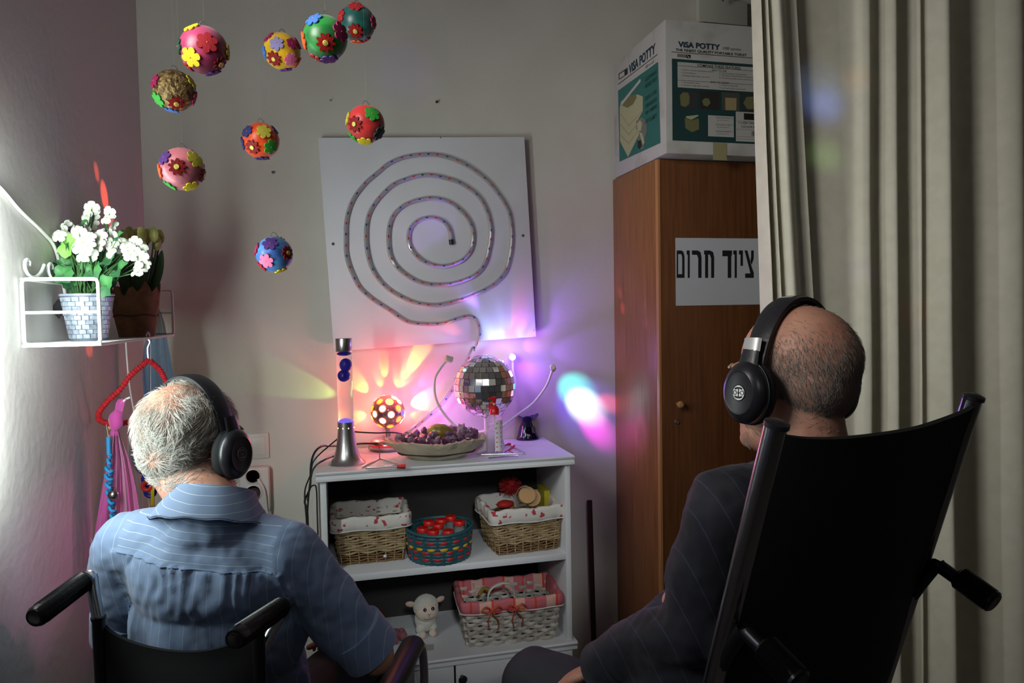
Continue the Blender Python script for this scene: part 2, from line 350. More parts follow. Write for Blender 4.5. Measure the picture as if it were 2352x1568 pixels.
fr('print_panel', 690, 478, xr, 707, pwhite, .0003)
def tF(s, xa, ya, xb, hpx, m=dark, bold=0, it=0, nm='lettering', yb2=None):
    p = onF(xa, ya); q = onF(xb, yb2 if yb2 is not None else ya); q.z = p.z
    text(s, nm, m, cr, p, q, hpx/3.92/FPX*1.03*(p-CAM).dot(CF), (0, 0, 1), (0, -1, 0), bold, it, .0009)
tF('ViSA POTTY', 695, 343, 1070, 46, navy, .03)
tF('100 series', 1095, 368, 1262, 26, grey, 0, .3)
tF('THE FINEST QUALITY PORTABLE TOILET', 672, 380, 1310, 21, dark, .012)
def lineF(xa, ya, hh=2.5, e=.0003, m=dark): p = onF(xa, ya, e); G().add([(p.x, p.y, p.z), (xr, p.y, p.z), (xr, p.y, p.z-hh/3.92/FPX*2.2), (p.x, p.y, p.z-hh/3.92/FPX*2.2)], [(0, 1, 2, 3)]).build('printed_rule', m, cr, smooth=0)
lineF(636, 386, 5); lineF(640, 448, 3); lineF(692, 510, 3, .0006); lineF(692, 640, 3, .0006)
rectF(770, 412, 808, 446, 'emblem', dark, .0003); rectF(688, 405, 768, 440, 'emblem_frame', grey, .0003)
quad(onF, [(778, 418), (802, 440), (795, 444), (776, 424)], 'emblem_stroke', pwhite, .0006)
tF('COMPARE THESE FEATURES', 868, 522, 1258, 24, dark, .01)
tF('EASY TO USE', 1000, 562, 1130, 16); tF('EASY TO CLEAN', 988, 668, 1150, 16)
for i, (a1, b1, c1, d1) in enumerate((('1. Quick release separation device', 725, 555, 1012), ('2. Level indicator', 725, 581, 860), ('3. Multiple flush water reservoir', 725, 607, 980), ('4. Typical storage compartment', 1065, 585, 1310), ('5. No splash smooth and easy discharge', 1065, 605, 1390), ('6. Lid automatically secures when moved', 1065, 628, 1390), ('1. Detachable valve', 725, 668, 890), ('2. Smooth, high gloss surface', 725, 692, 975), ('3. Fitted swing tidy', 1065, 692, 1235), ('4. Leak and odour proof seal', 1065, 718, 1298))):
    tF(a1, b1, c1, d1, 13, grey)
for i, (xa, xb) in enumerate(((702, 872), (893, 1065), (1088, 1250), (1278, 1440))):
    rectF(xa, 735+i*8, xb, 905+i*8, 'print_photo', mat('print_photo%d' % i, ((.03, .03, .035), (.02, .02, .02), (.06, .06, .05), (.03, .03, .03))[i], .6), .0003)
quad(onF, [(712, 780), (740, 752), (785, 755), (800, 790), (795, 860), (760, 885), (720, 870)], 'printed_picture', olive, .0006)
quad(onF, [(912, 830), (935, 805), (975, 810), (988, 850), (960, 880), (925, 870)], 'printed_picture', olive, .0006)
quad(onF, [(1120, 800), (1222, 805), (1220, 915), (1122, 912)], 'printed_picture', mat('print_tan', (.30, .24, .12), .6), .0006)
quad(onF, [(1283, 850), (1310, 795), (1380, 790), (1420, 830), (1400, 900), (1320, 905)], 'printed_picture', olive, .0006)
quad(onF, [(755, 985), (815, 1005), (883, 985), (885, 1085), (820, 1112), (762, 1075)], 'printed_picture', olive, .0004)
quad(onF, [(765, 968), (875, 955), (880, 966), (815, 1000), (770, 985)], 'printed_picture', cream, .0006)
rectF(965, 958, 1198, 1158, 'print_panel', pwhite, .0003)
for yy, t_ in ((985, 'THE ELSAN DIRECT 21'), (1048, 'THE ELSAN FILTER 15'), (1108, 'THE ELSAN DIRECT 12')):
    tF(t_, 1030, yy, 1190, 12, grey); tF('UK  DE  FR 0 14', 1045, yy+22, 1150, 9, grey)
rectF(1215, 925, 1500, 1205, 'stuck_label', pwhite, .0006)
rectF(1288, 940, 1420, 1005, 'stuck_label_black', dark, .0009); tF('elsan', 1292, 995, 1390, 36, mat('print_bright', (.5, .5, .5), .6), .01)
tF('1 x VISA TANK 10', 1240, 1035, 1425, 20, dark, .005); tF('COLOUR BEIGE', 1265, 1070, 1430, 18, dark, .005)
for yy in (1010, 1085, 1150, 1172): p = onF(1222, yy, .0009); q = onF(1500, yy, .0009); G().bb((p.x, p.y-.0002, p.z), (q.x, p.y, p.z+.0008)).build('printed_rule', grey, cr, smooth=0)
for k in range(7): p = onF(1360+k*11, 1100, .0012); q = onF(1360+k*11+(5 if k % 2 else 3), 1145, .0012); G().bb((p.x, p.y-.0002, q.z), (q.x, p.y, p.z)).build('barcode_bar', dark, cr, smooth=0)
rectF(1010, 1205, 1135, 1365, 'tape_strip', tape, .0003)
# left face
quad(onL, [(155, 738), (515, 478), (537, 1208), (168, 1378)], 'print_panel', teal)
def tL(s, a_, b2, hpx, m=dark, bold=0, off=.0008, it=0):
    p = onL(*a_); q = onL(*b2); up = V((0, 0, 1)); q.z = p.z
    text(s, 'lettering', m, cr, p, q, hpx/3.92/FPX*(p-CAM).dot(CF), up, (-1, 0, 0), bold, it, off)
tL('ViSA POTTY', (255, 588), (492, 420), 76, navy, .03)
quad(onL, [(156, 678), (512, 406), (512, 412), (156, 684)], 'printed_rule', dark, .0003)
quad(onL, [(160, 585), (240, 530), (241, 588), (162, 640)], 'emblem_frame', dark, .0003)
quad(onL, [(168, 590), (212, 560), (213, 600), (168, 628)], 'emblem_field', pwhite, .0006)
tL('100 series', (400, 545), (480, 488), 26, grey, 0, .0008, .3)
for i, (s_, y_) in enumerate((('LIGHTWEIGHT', 620), ('PORTABLE TOILET', 680), ('IDEAL FOR', 790), ('CARAVANS BOATS', 860), ('AND CAMPING', 920), ('EASY TO EMPTY', 1000))):
    tL(s_, (400, y_+40), (505, y_-32), 34, dteal, .01)
# printed toilet picture
quad(onL, [(170, 890), (185, 830), (330, 770), (378, 790), (378, 920), (340, 990), (345, 1130), (245, 1335), (172, 1190)], 'printed_picture', cream, .0003)
quad(onL, [(190, 870), (240, 790), (315, 765), (322, 800), (290, 860), (240, 893)], 'printed_picture', olive, .0006)
quad(onL, [(178, 850), (355, 628), (360, 655), (190, 868)], 'printed_picture', pwhite, .0008)
quad(onL, [(320, 1010), (370, 975), (412, 1010), (415, 1100), (395, 1170), (385, 1262), (350, 1268), (330, 1190), (345, 1110), (318, 1080)], 'printed_picture', mat('print_midgrey', (.14, .15, .14), .6), .0006)
quad(onL, [(322, 1040), (352, 1000), (372, 1030), (362, 1095), (335, 1105)], 'printed_picture', cream, .0009)
quad(onL, [(345, 1110), (372, 1120), (395, 1205), (378, 1225)], 'printed_picture', cream, .0009)
quad(onL, [(330, 1190), (360, 1180), (370, 1235), (350, 1265), (332, 1250)], 'printed_picture', dark, .001)
for k in range(3):
    quad(onL, [(178, 940+k*95), (250, 1050+k*80), (372, 920+k*60), (372, 926+k*60), (250, 1060+k*80), (178, 950+k*95)], 'printed_picture', mat('print_cream_dark', (.24, .24, .14), .6), .0008)
# dark flap of the carton lid standing proud
q0, q1 = onF(820, 120), onF(1380, 180)
G().add([(q0.x, yf+.01, z1), (xe, yf+.01, z1), (xe, yf+.012, z1+.004), (onF(1080, 90).x, yf+.10, z1+.045), (q0.x, yf+.012, z1+.002)], [(0, 1, 2, 3, 4)]).build('lid_flap', mat('flap_dark', (.05, .035, .025), .8), cr, smooth=0, solid=.004)
# pale panel and plant on the wall above the carton
pa = atY(1604, 0, -.03); 
pn = G().bb((pa.x, -.035, z1-.05), (pa.x+.21, -.002, ZC-.1)).build('wall_panel', mat('panel_cream', (.52, .52, .46), .7), bevel=.002)
tag(pn, 'pale flat panel fixed high on the back wall behind the carton', 'panel')
lf = mat('leaf_dark', (.05, .07, .03), .5)
hp = thing('hanging_plant', 'dark green leafy sprig hanging in front of the pale panel at the top edge', 'plant', atY(1660, -60, -.09))
for dx, dz, s_ in ((-.012, -.05, 1), (.012, -.06, 1.2), (.0, -.09, 1), (.02, -.03, 1), (-.02, -.02, .9)):
    G().prism([(0, 0), (.012*s_, -.02*s_), (.010*s_, -.04*s_), (0, -.055*s_), (-.010*s_, -.04*s_), (-.012*s_, -.02*s_)], .001, (dx, 0, dz+.04), Matrix(((1, 0, 0), (0, 0, -1), (0, 1, 0)))).build('leaf', lf, hp)
G().tube([(0, 0, .3), (0, 0, .05), (0, .002, -.06)], .0018, 6).build('stem', lf, hp)
G().tube([(0, 0, .3), (0, .088, .3)], .004, 8).build('hook', black_plastic, hp)
# ---------------------------------------------------------------- curtains
cur = mat('curtain_cloth', (.70, .68, .57), .9, bump=(260, .25, .0008), var=((.66, .64, .53), 20, .4, .6))
def curtain(name, ctrl, Y, zt, zb, flare, label, lean=0):
    rows = []; x0 = ctrl[0][0]
    prof = spline([(atY(px, 500, Y).x, Y+dy, 0) for px, dy in ctrl], 7)
    xa = prof[0].x
    for i in range(15):
        t = i/14; z = zt+(zb-zt)*t; r = []
        for k, p in enumerate(prof):
            u = k/(len(prof)-1); r.append(V((p.x + (flare*u+lean)*(t-.42), Y+(p.y-Y)*(.8+.5*t) + .004*noise.noise((p.x*9, z*2, 0)), z)))
        rows.append(r)
    o = G().sheet(rows).build(name, cur, solid=.002, smooth=60)
    return tag(o, label, 'curtain')
curtain('curtain', [(1755, .03), (1757, -.01), (1760, -.025), (1770, .0), (1775, .012), (1781, -.02), (1789, .0), (1793, .01), (1803, -.03), (1820, -.022), (1840, .008), (1858, .012), (1868, .010)], -.665, ZC-.03, .06, .09, 'narrow gathered beige curtain edge hanging in front of the cupboard', .09)
curtain('curtain', [(1790, .02), (1820, .015), (1850, .0), (1885, -.004), (1920, -.012), (1950, -.02), (1962, -.045), (1976, -.05), (1990, -.01), (2010, -.005), (2022, -.05), (2034, -.055), (2046, -.01), (2066, .02), (2084, -.005), (2092, -.045), (2104, -.02), (2112, -.035), (2124, -.09), (2140, -.085), (2165, -.03), (2195, .015), (2225, .02), (2250, -.01), (2275, -.07), (2300, -.085), (2330, -.04), (2370, .01), (2400, .0), (2430, -.06), (2460, -.07), (2500, 0), (2560, -.06), (2620, .0), (2700, -.05), (2780, 0), (2900, -.05)], -.615, ZC-.03, .06, .03, 'wide beige floor-length curtain with deep folds on the right')
tag(G().bb((atY(1700, 300, -.65).x, -.72, ZC-.03), (XR-.02, -.56, ZC-.005)).build('curtain_rail', white_paint), 'white ceiling rail carrying the beige curtains', 'rail')
# dark stick leaning on the back wall
s0, s1 = atY(1352, 1147, -.03), atY(1362, 1480, -.05)
stx = s1.x
tag(G().tube([(0, 0, 0), (s0.x-stx, .03, s0.z)], .0105, 4).build('wooden_lath', mat('lath', (.035, .012, .01), .6)), 'thin dark wooden lath leaning on the wall between bookcase and cupboard', 'stick').location = (stx, -.07, .0)
# ================================================================ WHITE BOARD WITH ROPE LIGHT
YBd = -.038
cs = [atY(*p, YBd) for p in ((735, 318), (1207, 312), (1229, 775), (762, 805))]
ctr = sum(cs, V())/4; ex = ((cs[1]-cs[0])+(cs[2]-cs[3]))/2; ez = ((cs[0]-cs[3])+(cs[1]-cs[2]))/2
ang = math.atan2(ex.z, ex.x); bwd, bht = ex.length, ez.length
board = thing('display_board', 'white square board hung slightly tilted on the back wall behind the spiral rope light', 'board', (ctr.x, 0, ctr.z))
MB_ = Matrix.Rotation(-ang, 3, 'Y')
g = G(); g.box((0, YBd+.009, 0), (bwd, .018, bht)); g.v = [MB_ @ p for p in g.v]
g.build('panel', mat('board_white', (.70, .70, .76), .5, bump=(70, .1), var=((.66, .66, .70), 4, .4, .6)), board, bevel=.0015)
for a_, b2 in (((765, 560), .005), ((1201, 541), .005), ((1215, 482), .002), ((1226, 758), .0015), ((1012, 316), .002)):
    p = atY(*a_, YBd-.0)
    G().lathe([(b2, 0), (b2, .0015), (b2*.5, .003), (.0001, .003)], 12, (p.x-ctr.x, YBd, p.z-ctr.z), basis((0, -1, 0))).build('screw', mat('screw', (.06, .07, .07), .5), board)
for sx_ in (-.3, .3): G().box((sx_, -.010, 0), (.03, .019, .5)).build('batten', white_paint, board, smooth=0)
path5 = "935,740 928,690 905,640 860,605 800,590 740,598 690,625 655,670 645,720 652,780 690,840 745,885 810,912 870,920 930,912 1000,885 1050,840 1078,780 1083,700 1070,640 1035,580 985,530 930,490 860,465 790,458 720,468 650,490 590,525 540,580 515,650 508,720 512,800 530,870 570,930 630,980 700,1020 780,1042 860,1045 930,1040 1000,1022 1080,990 1140,940 1175,870 1195,780 1205,700 1195,610 1170,530 1130,460 1080,410 1020,370 960,340 880,318 800,302 720,305 640,325 550,362 480,420 420,490 380,560 360,640 357,720 362,800 380,890 410,960 460,1030 530,1090 620,1140 700,1170 780,1182 860,1180 960,1158 1060,1125 1160,1080 1240,1030 1300,960 1330,870 1345,770 1345,670 1330,570 1300,500 1240,410 1180,340 1100,275 1020,225 930,185 840,165 760,162 680,168 600,185 510,225 430,290 350,360 280,450 240,540 222,630 220,730 222,830 240,910 270,985 310,1060 370,1120 440,1170 520,1220 590,1270 650,1300 730,1312 820,1313 900,1303 980,1275 1040,1262 1090,1270 1120,1310 1132,1370 1120,1430 1095,1490"
rl = []
for s_ in path5.split():
    x, y = map(float, s_.split(',')); rl.append(atY(720+x/2.959, 300+y/2.959, YBd-.009))
for x, y, Y in ((1440, 150, -.046), (1395, 240, -.05), (1330, 400, -.055), (1240, 540, -.055), (1140, 675, -.055), (1030, 770, -.06), (930, 850, -.06), (860, 905, -.07)):
    rl.append(atY(720+x/3.92, 760+y/3.92, Y))
last = rl[-1]; rl += [V((last.x-.07, -.055, bz+.012)), V((last.x-.14, -.04, bz+.008))]
sp = spline(rl, 4)
rope = thing('rope_light', 'clear rope light with red and blue bulbs coiled in a spiral on the board', 'rope light')
tm = bpy.data.materials.new('clear_tube'); tm.use_nodes = True; nt = tm.node_tree; pb = nt.nodes['Principled BSDF']
pb.inputs['Base Color'].default_value = (.42, .42, .42, 1); pb.inputs['Roughness'].default_value = .12; pb.inputs['Alpha'].default_value = .62
G().tube(sp, .0074, 8, up=(0, -1, 0)).build('clear_tube', tm, rope)
G().tube([sp[0], sp[0]+(sp[0]-sp[3]).normalized()*.018], .0085, 12).build('end_cap', black_plastic, rope)
bul = [G(), G(), G()]; acc = 0; k = 0
for i in range(1, len(sp)):
    acc += (sp[i]-sp[i-1]).length
    if acc > .031:
        acc = 0; d = (sp[i]-sp[i-1]).normalized()
        bul[(0, 1, 0, 2)[k % 4]].cap(sp[i]-d*.002+V((0, -.0062, 0)), .0027, sp[i]+d*.002+V((0, -.0062, 0)), .0027, 6); k += 1
for q, c in zip(bul, ((.5, .02, .015), (.02, .03, .25), (.01, .07, .08))): q.build('bulb', mat('bulb%.2f' % c[0], c, .3), rope, kind='stuff')
G().tube([p + V((0, .0, 0)) for p in sp], .0012, 4, up=(0, -1, 0)).build('inner_wire', mat('wire_grey', (.12, .12, .11), .5), rope)
# ================================================================ ON THE BOOKCASE
def top(px, py, z=None): return atZ(px, py, z if z is not None else bz)
def onray(px, py, Y): return atY(px, py, Y)
# lava lamp
p = top(797, 1064); lv = thing('lava_lamp', 'silver lava lamp with dark blue wax at the left end of the bookcase', 'lamp', p)
ls = .405/.405
G().lathe([(.058, 0), (.0585, .002), (.05, .009), (.041, .022), (.034, .045), (.029, .075), (.0265, .105), (.0262, .132), (.0262, .134), (.0245, .134), (.0245, .11)], 40).build('base', steel, lv)
liq = mat('lamp_liquid', (.97, .93, .95), .04, trans=1, ior=1.02)
gl = mat('lamp_glass', (1, .98, 1), .03, trans=1, ior=1.12)
G().lathe([(.0001, .128), (.0242, .128), (.0242, .15), (.0242, .37), (.0001, .37)], 36).build('glass_tube', gl, lv)
G().lathe([(.0250, .358), (.0258, .359), (.0258, .398), (.025, .400), (.0001, .400)], 36).build('cap', mat('cap_steel', (.5, .5, .5), .3, 1), lv)
wax = mat('blue_wax', (.010, .008, .10), .25, emis=((.02, .01, .25), .25))
G().ell((0, 0, .132), (.0215, .0215, .014), nu=24).build('wax_blob', mat('wax_glow', (.10, .06, .55), .3, emis=((.25, .18, 1), .7)), lv, label='glowing violet wax pool at the bottom')
G().ell((-.002, 0, .281), (.0185, .0185, .0195), nu=24).build('wax_blob', wax, lv)
G().ell((.004, 0, .315), (.0182, .0185, .022), nu=24).build('wax_blob', wax, lv)
G().ell((0, 0, .351), (.021, .021, .007), nu=24).build('wax_blob', wax, lv)
for a_ in (-112, -74, -20, -160): G().ell((.0262*math.cos(R(a_)), .0262*math.sin(R(a_)), .116), (.0018, .0018, .0018), nu=8, nv=6).build('light_hole', mat('hole_glow', (1, .8, .5), .5, emis=((1, .75, .4), 6)), lv)
# black leads
cable = mat('cable_black', (.015, .014, .014), .45)
def cable_thing(pts, r, label, name='cable', m=cable, k=6, cat='cable', n=8):
    o = pts[0]; return tag(G().tube(spline([p-o for p in pts], k), r, n).build(name, m), label, cat)
def offs(o, pt): o.location = pt; return o
c1 = [top(770, 1046, bz+.02), top(762, 1049, bz+.015), onray(745, 1056, -.29), onray(722, 1073, -.30), onray(712, 1110, -.30), onray(706, 1180, -.28), onray(704, 1260, -.25), onray(706, 1360, -.2)]
offs(cable_thing(c1, .0028, 'black lead running from the lava lamp down beside the bookcase'), c1[0])
c2 = [onray(946, 1000, -.14), onray(905, 993, -.21), onray(865, 994, -.23), onray(822, 992, -.22), onray(800, 990, -.21), onray(775, 1008, -.24), onray(735, 1042, -.29), onray(719, 1062, -.3), onray(713, 1090, -.3), onray(700, 1130, -.29), onray(704, 1200, -.28), onray(702, 1260, -.26), onray(703, 1360, -.2)]
offs(cable_thing(c2, .0024, 'black lead looping behind the lava lamp to the disco lamp'), c2[0])
c3 = [onray(1000, 1022, -.08), onray(850, 1018, -.10), top(800, 1022, bz+.006), onray(765, 1024, -.2), onray(740, 1024, -.26), onray(722, 1040, -.29), onray(714, 1070, -.29), onray(712, 1120, -.28), onray(700, 1150, -.27), onray(706, 1175, -.26), onray(708, 1250, -.25), onray(709, 1360, -.2)]
offs(cable_thing(c3, .0034, 'thickest black cable lying along the back of the bookcase top'), c3[0])
c4 = [onray(706, 1150, -.26), onray(712, 1122, -.27), onray(722, 1114, -.27), onray(729, 1125, -.27), onray(731, 1180, -.26), onray(737, 1230, -.25), onray(731, 1258, -.24), onray(720, 1290, -.22), onray(722, 1360, -.2)]
c4 = [V((min(q.x, bx0-.006), q.y, q.z)) for q in c4]
offs(cable_thing(c4, .0024, 'black cable loop hanging close to the left side of the bookcase'), c4[0])
# disco lamp (rotating ball with coloured lenses)
dq = top(893, 1031); dl = thing('disco_lamp', 'small disco lamp, a ball of glowing orange and white lenses on a silver base', 'lamp', dq)
sc = (dq-CAM).dot(CF)/FPX
G().lathe([(.058, 0), (.064, .004), (.067, .012), (.067, .020), (.062, .032), (.05, .040), (.02, .043), (.0001, .043)], 36).build('base', mat('satin_silver', (.55, .50, .50), .3, 1), dl)
G().lathe([(.0672, .0165), (.0685, .0175), (.0685, .0215), (.0672, .0225)], 36).build('trim_ring', mat('red_ring', (.55, .03, .03), .3, emis=((1, .05, .05), .25)), dl)
G().lathe([(.012, .04), (.012, .07), (.017, .072), (.017, .085), (.0001, .085)], 24).build('neck', chrome, dl)
bc = V((0, 0, .132)); br = .062
bw_ = dq+bc
G().ell(bc, .0555, nu=24, nv=16).build('mirror_core', mat('disco_core', (.25, .2, .2), .12, 1), dl)
G().lathe([(.018, 0), (.018, .003), (.0001, .003)], 20, bc+V((0, 0, -.058))).build('collar', chrome, dl)
sh = bpy.data.materials.new('clear_shell'); sh.use_nodes = True; pb = sh.node_tree.nodes['Principled BSDF']
pb.inputs['Base Color'].default_value = (1, .6, .75, 1); pb.inputs['Roughness'].default_value = .03; pb.inputs['Alpha'].default_value = .16; pb.inputs['Specular IOR Level'].default_value = .8
G().ell(bc, br, nu=32, nv=20).build('clear_shell', sh, dl)
lens = [(617, 578, 'o'), (722, 580, 'o'), (655, 648, 'p'), (570, 708, 't'), (745, 710, 't'), (655, 775, 'b'), (812, 650, 'o'), (530, 655, 'o'), (530, 760, 'o'), (812, 765, 'o'), (722, 840, 'o'), (610, 835, 'o'), (853, 705, 'u'), (815, 580, 't'), (765, 540, 'w')]
lc = {'o': ((1, .33, .02), 2.2), 'p': ((1, .45, .6), 2.2), 't': ((.45, 1, .8), 2.2), 'b': ((.6, .75, 1), 2.6), 'u': ((.1, .15, 1), 1.2), 'w': ((1, .95, .8), 3)}
dirs = []
vd = -CF
for x, y, c in lens:
    dx, dy = (x-683)/172, -(y-695)/172; rr = min(dx*dx+dy*dy, .93); d = (CR*dx + CU*dy - CF*math.sqrt(1-rr)).normalized(); dirs.append((d, c))
for k in range(60):   # the hidden side
    z = 1-2*(k+.5)/60; a_ = k*2.39996; d = V((math.sqrt(1-z*z)*math.cos(a_), math.sqrt(1-z*z)*math.sin(a_), z))
    if all((d-e[0]).length > .42 for e in dirs) and d.dot(CF) > -.15 and z > -.85: dirs.append((d, 'optub'[k % 5]))
for d, c in dirs:
    lm = mat('lens_'+c, lc[c][0], .2, emis=lc[c]); B = basis(d)
    lo = G().lathe([(.0125, 0), (.0125, .0012), (.009, .0035), (.0001, .0042)], 18, bc+d*.0555, B).build('lens', lm, dl)
    G().lathe([(.0125, -.001), (.0140, .0005), (.0140, .002), (.0125, .002)], 18, bc+d*.0555, B).build('lens_ring', mat('ring_gold', (.9, .45, .1), .2, .6, emis=((1, .2, .02), .35)), lo)
# mirror ball lamp with three flexible arms
mq = atY(1113, 886, -.165); MRr = 70/FPX*(mq-CAM).dot(CF)
ml = thing('mirror_ball_lamp', 'large silver mirror ball on a white domed base with three bendy lamp arms', 'lamp', (mq.x, mq.y, bz))
mc = V((0, 0, mq.z-bz))
dbp = [(.062, 0), (.063, .006), (.060, .025), (.050, .045), (.032, .060), (.012, .066)]
G().lathe(dbp+[(.008, .068), (.008, mc.z-MRr+.004), (.0001, mc.z-MRr+.004)], 32, (.004, 0, 0)).build('base', mat('lamp_white', (.72, .70, .72), .35), ml)
G().ell(mc, MRr*.985, nu=40, nv=26).build('ball_core', mat('ball_core', (.25, .25, .26), .35, .7), ml)
tile = mat('mirror_tile', (.92, .92, .92), .07, .93); rows = 15; cnt = 0
r2 = random.Random(3); tms = []
for i in range(rows):
    t0 = -PI/2+PI*i/rows; t1 = t0+PI/rows; tm_ = (t0+t1)/2; n = max(3, round(2*rows*math.cos(tm_)))
    for k in range(n):
        a_ = 2*PI*(k+.5*(i % 2))/n; d = V((math.cos(tm_)*math.cos(a_), math.cos(tm_)*math.sin(a_), math.sin(tm_)))
        d2 = (d+V([r2.uniform(-.03, .03) for _ in range(3)])).normalized()
        wl = 2*PI*MRr*math.cos(tm_)/n*.94; hl = PI*MRr/rows*.94; B = basis(d2)
        G().box(mc+d*(MRr+.0002), (wl, hl, .0022), B).build('mirror_tile', tile, ml, smooth=0); cnt += 1
def arm(pts, hd, hr, hl_, lit, lbl):
    a_ = spline([p-ml.location for p in pts], 8)
    o = G().tube(a_, .0042, 10).build('bendy_arm', mat('arm_white', (.72, .70, .70), .4), ml)
    e = a_[-1]; B = basis(hd)
    G().lathe([(hr*.8, -hl_*.5), (hr, -hl_*.4), (hr, hl_*.5), (hr*.85, hl_*.5), (hr*.8, hl_*.4), (.0001, hl_*.4)], 20, e, B).build('lamp_head', mat('head_white', (.62, .55, .45), .45), o)
    return e, B
mlw = ml.location
e1, B1 = arm([mlw+V((-.04, -.02, .05)), onray(1043, 975, -.17), onray(1005, 925, -.17), onray(998, 875, -.18), onray(1012, 845, -.18), onray(1030, 824, -.18)], V((.9, .25, -.3)), .011, .026, 0, '')
e2, B2 = arm([mlw+V((.035, -.01, .06)), onray(1185, 955, -.15), onray(1225, 925, -.15), onray(1255, 885, -.16), onray(1270, 845, -.17)], V((.35, .85, -.35)), .0105, .024, 0, '')
e3, B3 = arm([mlw+V((.02, .04, .05)), onray(1180, 900, -.05), onray(1178, 850, -.045), onray(1177, 818, -.05)], V((-.25, -1, -.25)), .012, .024, 1, '')
G().ell(e2+V((.35, .85, -.35)).normalized()*.013, .0085, nu=12, nv=8).build('bulb', mat('red_led', (.8, .1, .05), .3, emis=((1, .15, .06), 1.2)), ml)
G().ell(e3+V((-.25, -1, -.25)).normalized()*.012, .0105, nu=12, nv=8).build('bulb', mat('white_led', (1, .9, .95), .3, emis=((1, .85, .95), 14)), ml, label='lit white bulb')
G().ell(e1+V((.9, .25, -.3)).normalized()*.012, .006, nu=12, nv=8).build('bulb', mat('teal_led', (.3, .9, .8), .3, emis=((.4, 1, .9), 1.2)), ml)
# pump bottle
p = top(1137, 1042); pb_ = thing('pump_bottle', 'clear spray bottle with a red pump head in front of the mirror ball', 'bottle', p)
hh = .200
G().lathe([(.0001, 0), (.0245, 0), (.0265, .004), (.0265, .118), (.023, .126), (.0165, .130), (.0165, .136), (.0001, .136)], 28).build('bottle_body', mat('bottle_clear', (.95, .93, .94), .08, trans=.85, ior=1.1, alpha=.55), pb_)
lb = G(); B_ = []
for i in range(2): B_.append([V((.0270*math.cos(R(a_)), .0270*math.sin(R(a_)), .012+i*.104)) for a_ in range(-100, -4, 8)])
lbl = lb.sheet(B_).build('bottle_label', mat('label_white', (.75, .70, .70), .5), pb_)
lr = random.Random(2)
for k in range(13):
    a_ = R(-88+(k % 2)*38+lr.uniform(-4, 4)); z = .106-(k//2)*.0155; d = V((math.cos(a_), math.sin(a_), 0)); 
    tt = V((-d.y, d.x, 0)); q = d*.0275+V((0, 0, z)); s = .0042
    G().add([q-tt*s-V((0, 0, s*.4)), q+V((0, 0, -.001)) - V((0, 0, s*.25)), q+tt*s+V((0, 0, s*.4)), q+V((0, 0, s*.4))], [(0, 1, 2, 3)]).build('printed_leaf', mat('leaf_red', (.35, .03, .02), .5), lbl, smooth=0)
redp = mat('red_plastic', (.62, .008, .012), .3)
G().lathe([(.0165, .134), (.0165, .150), (.0145, .153), (.011, .160), (.006, .162), (.006, .165), (.0001, .165)], 24).build('collar', redp, pb_)
G().lathe([(.0035, .162), (.0035, .180), (.0001, .180)], 12).build('stem', mat('label_white'), pb_)
G().lathe([(.0055, .172), (.006, .182), (.010, .188), (.011, .191), (.0001, .193)], 20).tube([(0, 0, .188), (-.012, -.002, .189), (-.022, -.003, .184)], [.005, .0045, .003], 10).build('pump_head', redp, pb_)
G().tube([(0, 0, .14), (.001, 0, .05), (.004, 0, .006)], .0018, 6).build('dip_tube', mat('tube_white', (.7, .7, .7), .4), pb_)
# oil burner
p = top(1212, 1008); ob = thing('oil_burner', 'dark blue glazed ceramic oil burner with a scalloped bowl right of the mirror ball', 'oil burner', p, R(14))
navyg = mat('navy_glaze', (.010, .010, .045), .12, coat=.6)
bs_ = []
g = G()
prof = [(.044, 0), (.045, .004), (.038, .018), (.033, .034), (.030, .048), (.024, .062), (.021, .068)]
n = 40; keep = []
for i, (r_, z) in enumerate(prof):
    for k in range(n): a_ = 2*PI*k/n; g.v.append(V((r_*math.cos(a_), r_*math.sin(a_)*.85, z)))
def hole(i, k):
    a_ = (360*(k+.5)/n + 90) % 360; zz = (prof[i][1]+prof[i+1][1])/2
    if abs(a_-0) < 38 or abs(a_-360) < 38:   # facing -Y
        return .003 < zz < .046
    for c_ in (110, 250):
        if abs(a_-c_) < 13: return .015 < zz < .045
    return False
for i in range(len(prof)-1):
    for k in range(n):
        if hole(i, k): continue
        l = (k+1) % n; g.f.append((i*n+k, i*n+l, (i+1)*n+l, (i+1)*n+k)); g.mi.append(0)
g.build('body', navyg, ob, solid=.004)
G().lathe([(.043, .0), (.043, .003), (.0001, .003)], 32, fn=lambda q, i, k: V((q.x, q.y*.85, q.z))).build('foot', navyg, ob)
def scal(q, i, k):
    a_ = math.atan2(q.y, q.x); r_ = q.length_squared; s = math.hypot(q.x, q.y)/.042
    return V((q.x*(1+.07*s*math.cos(6*a_)), q.y*(1+.07*s*math.cos(6*a_)), q.z+.004*s*s*math.cos(6*a_)))
G().lathe([(.0001, .066), (.018, .067), (.030, .075), (.041, .088), (.043, .089), (.040, .085), (.028, .079), (.0001, .073)], 48, fn=scal).build('bowl', mat('navy_glaze2', (.014, .012, .07), .15, coat=.6), ob)
tl = thing('tealight', 'small tealight candle inside the blue oil burner', 'candle', p+V((0, 0, .004)))
G().lathe([(.0001, 0), (.013, 0), (.014, .010), (.013, .010), (.0125, .008), (.0001, .008)], 20).build('cup', mat('foil', (.5, .5, .52), .3, 1), tl)
G().tube([(0, 0, .008), (.001, 0, .012)], .0006, 6).build('wick', black_plastic, tl)
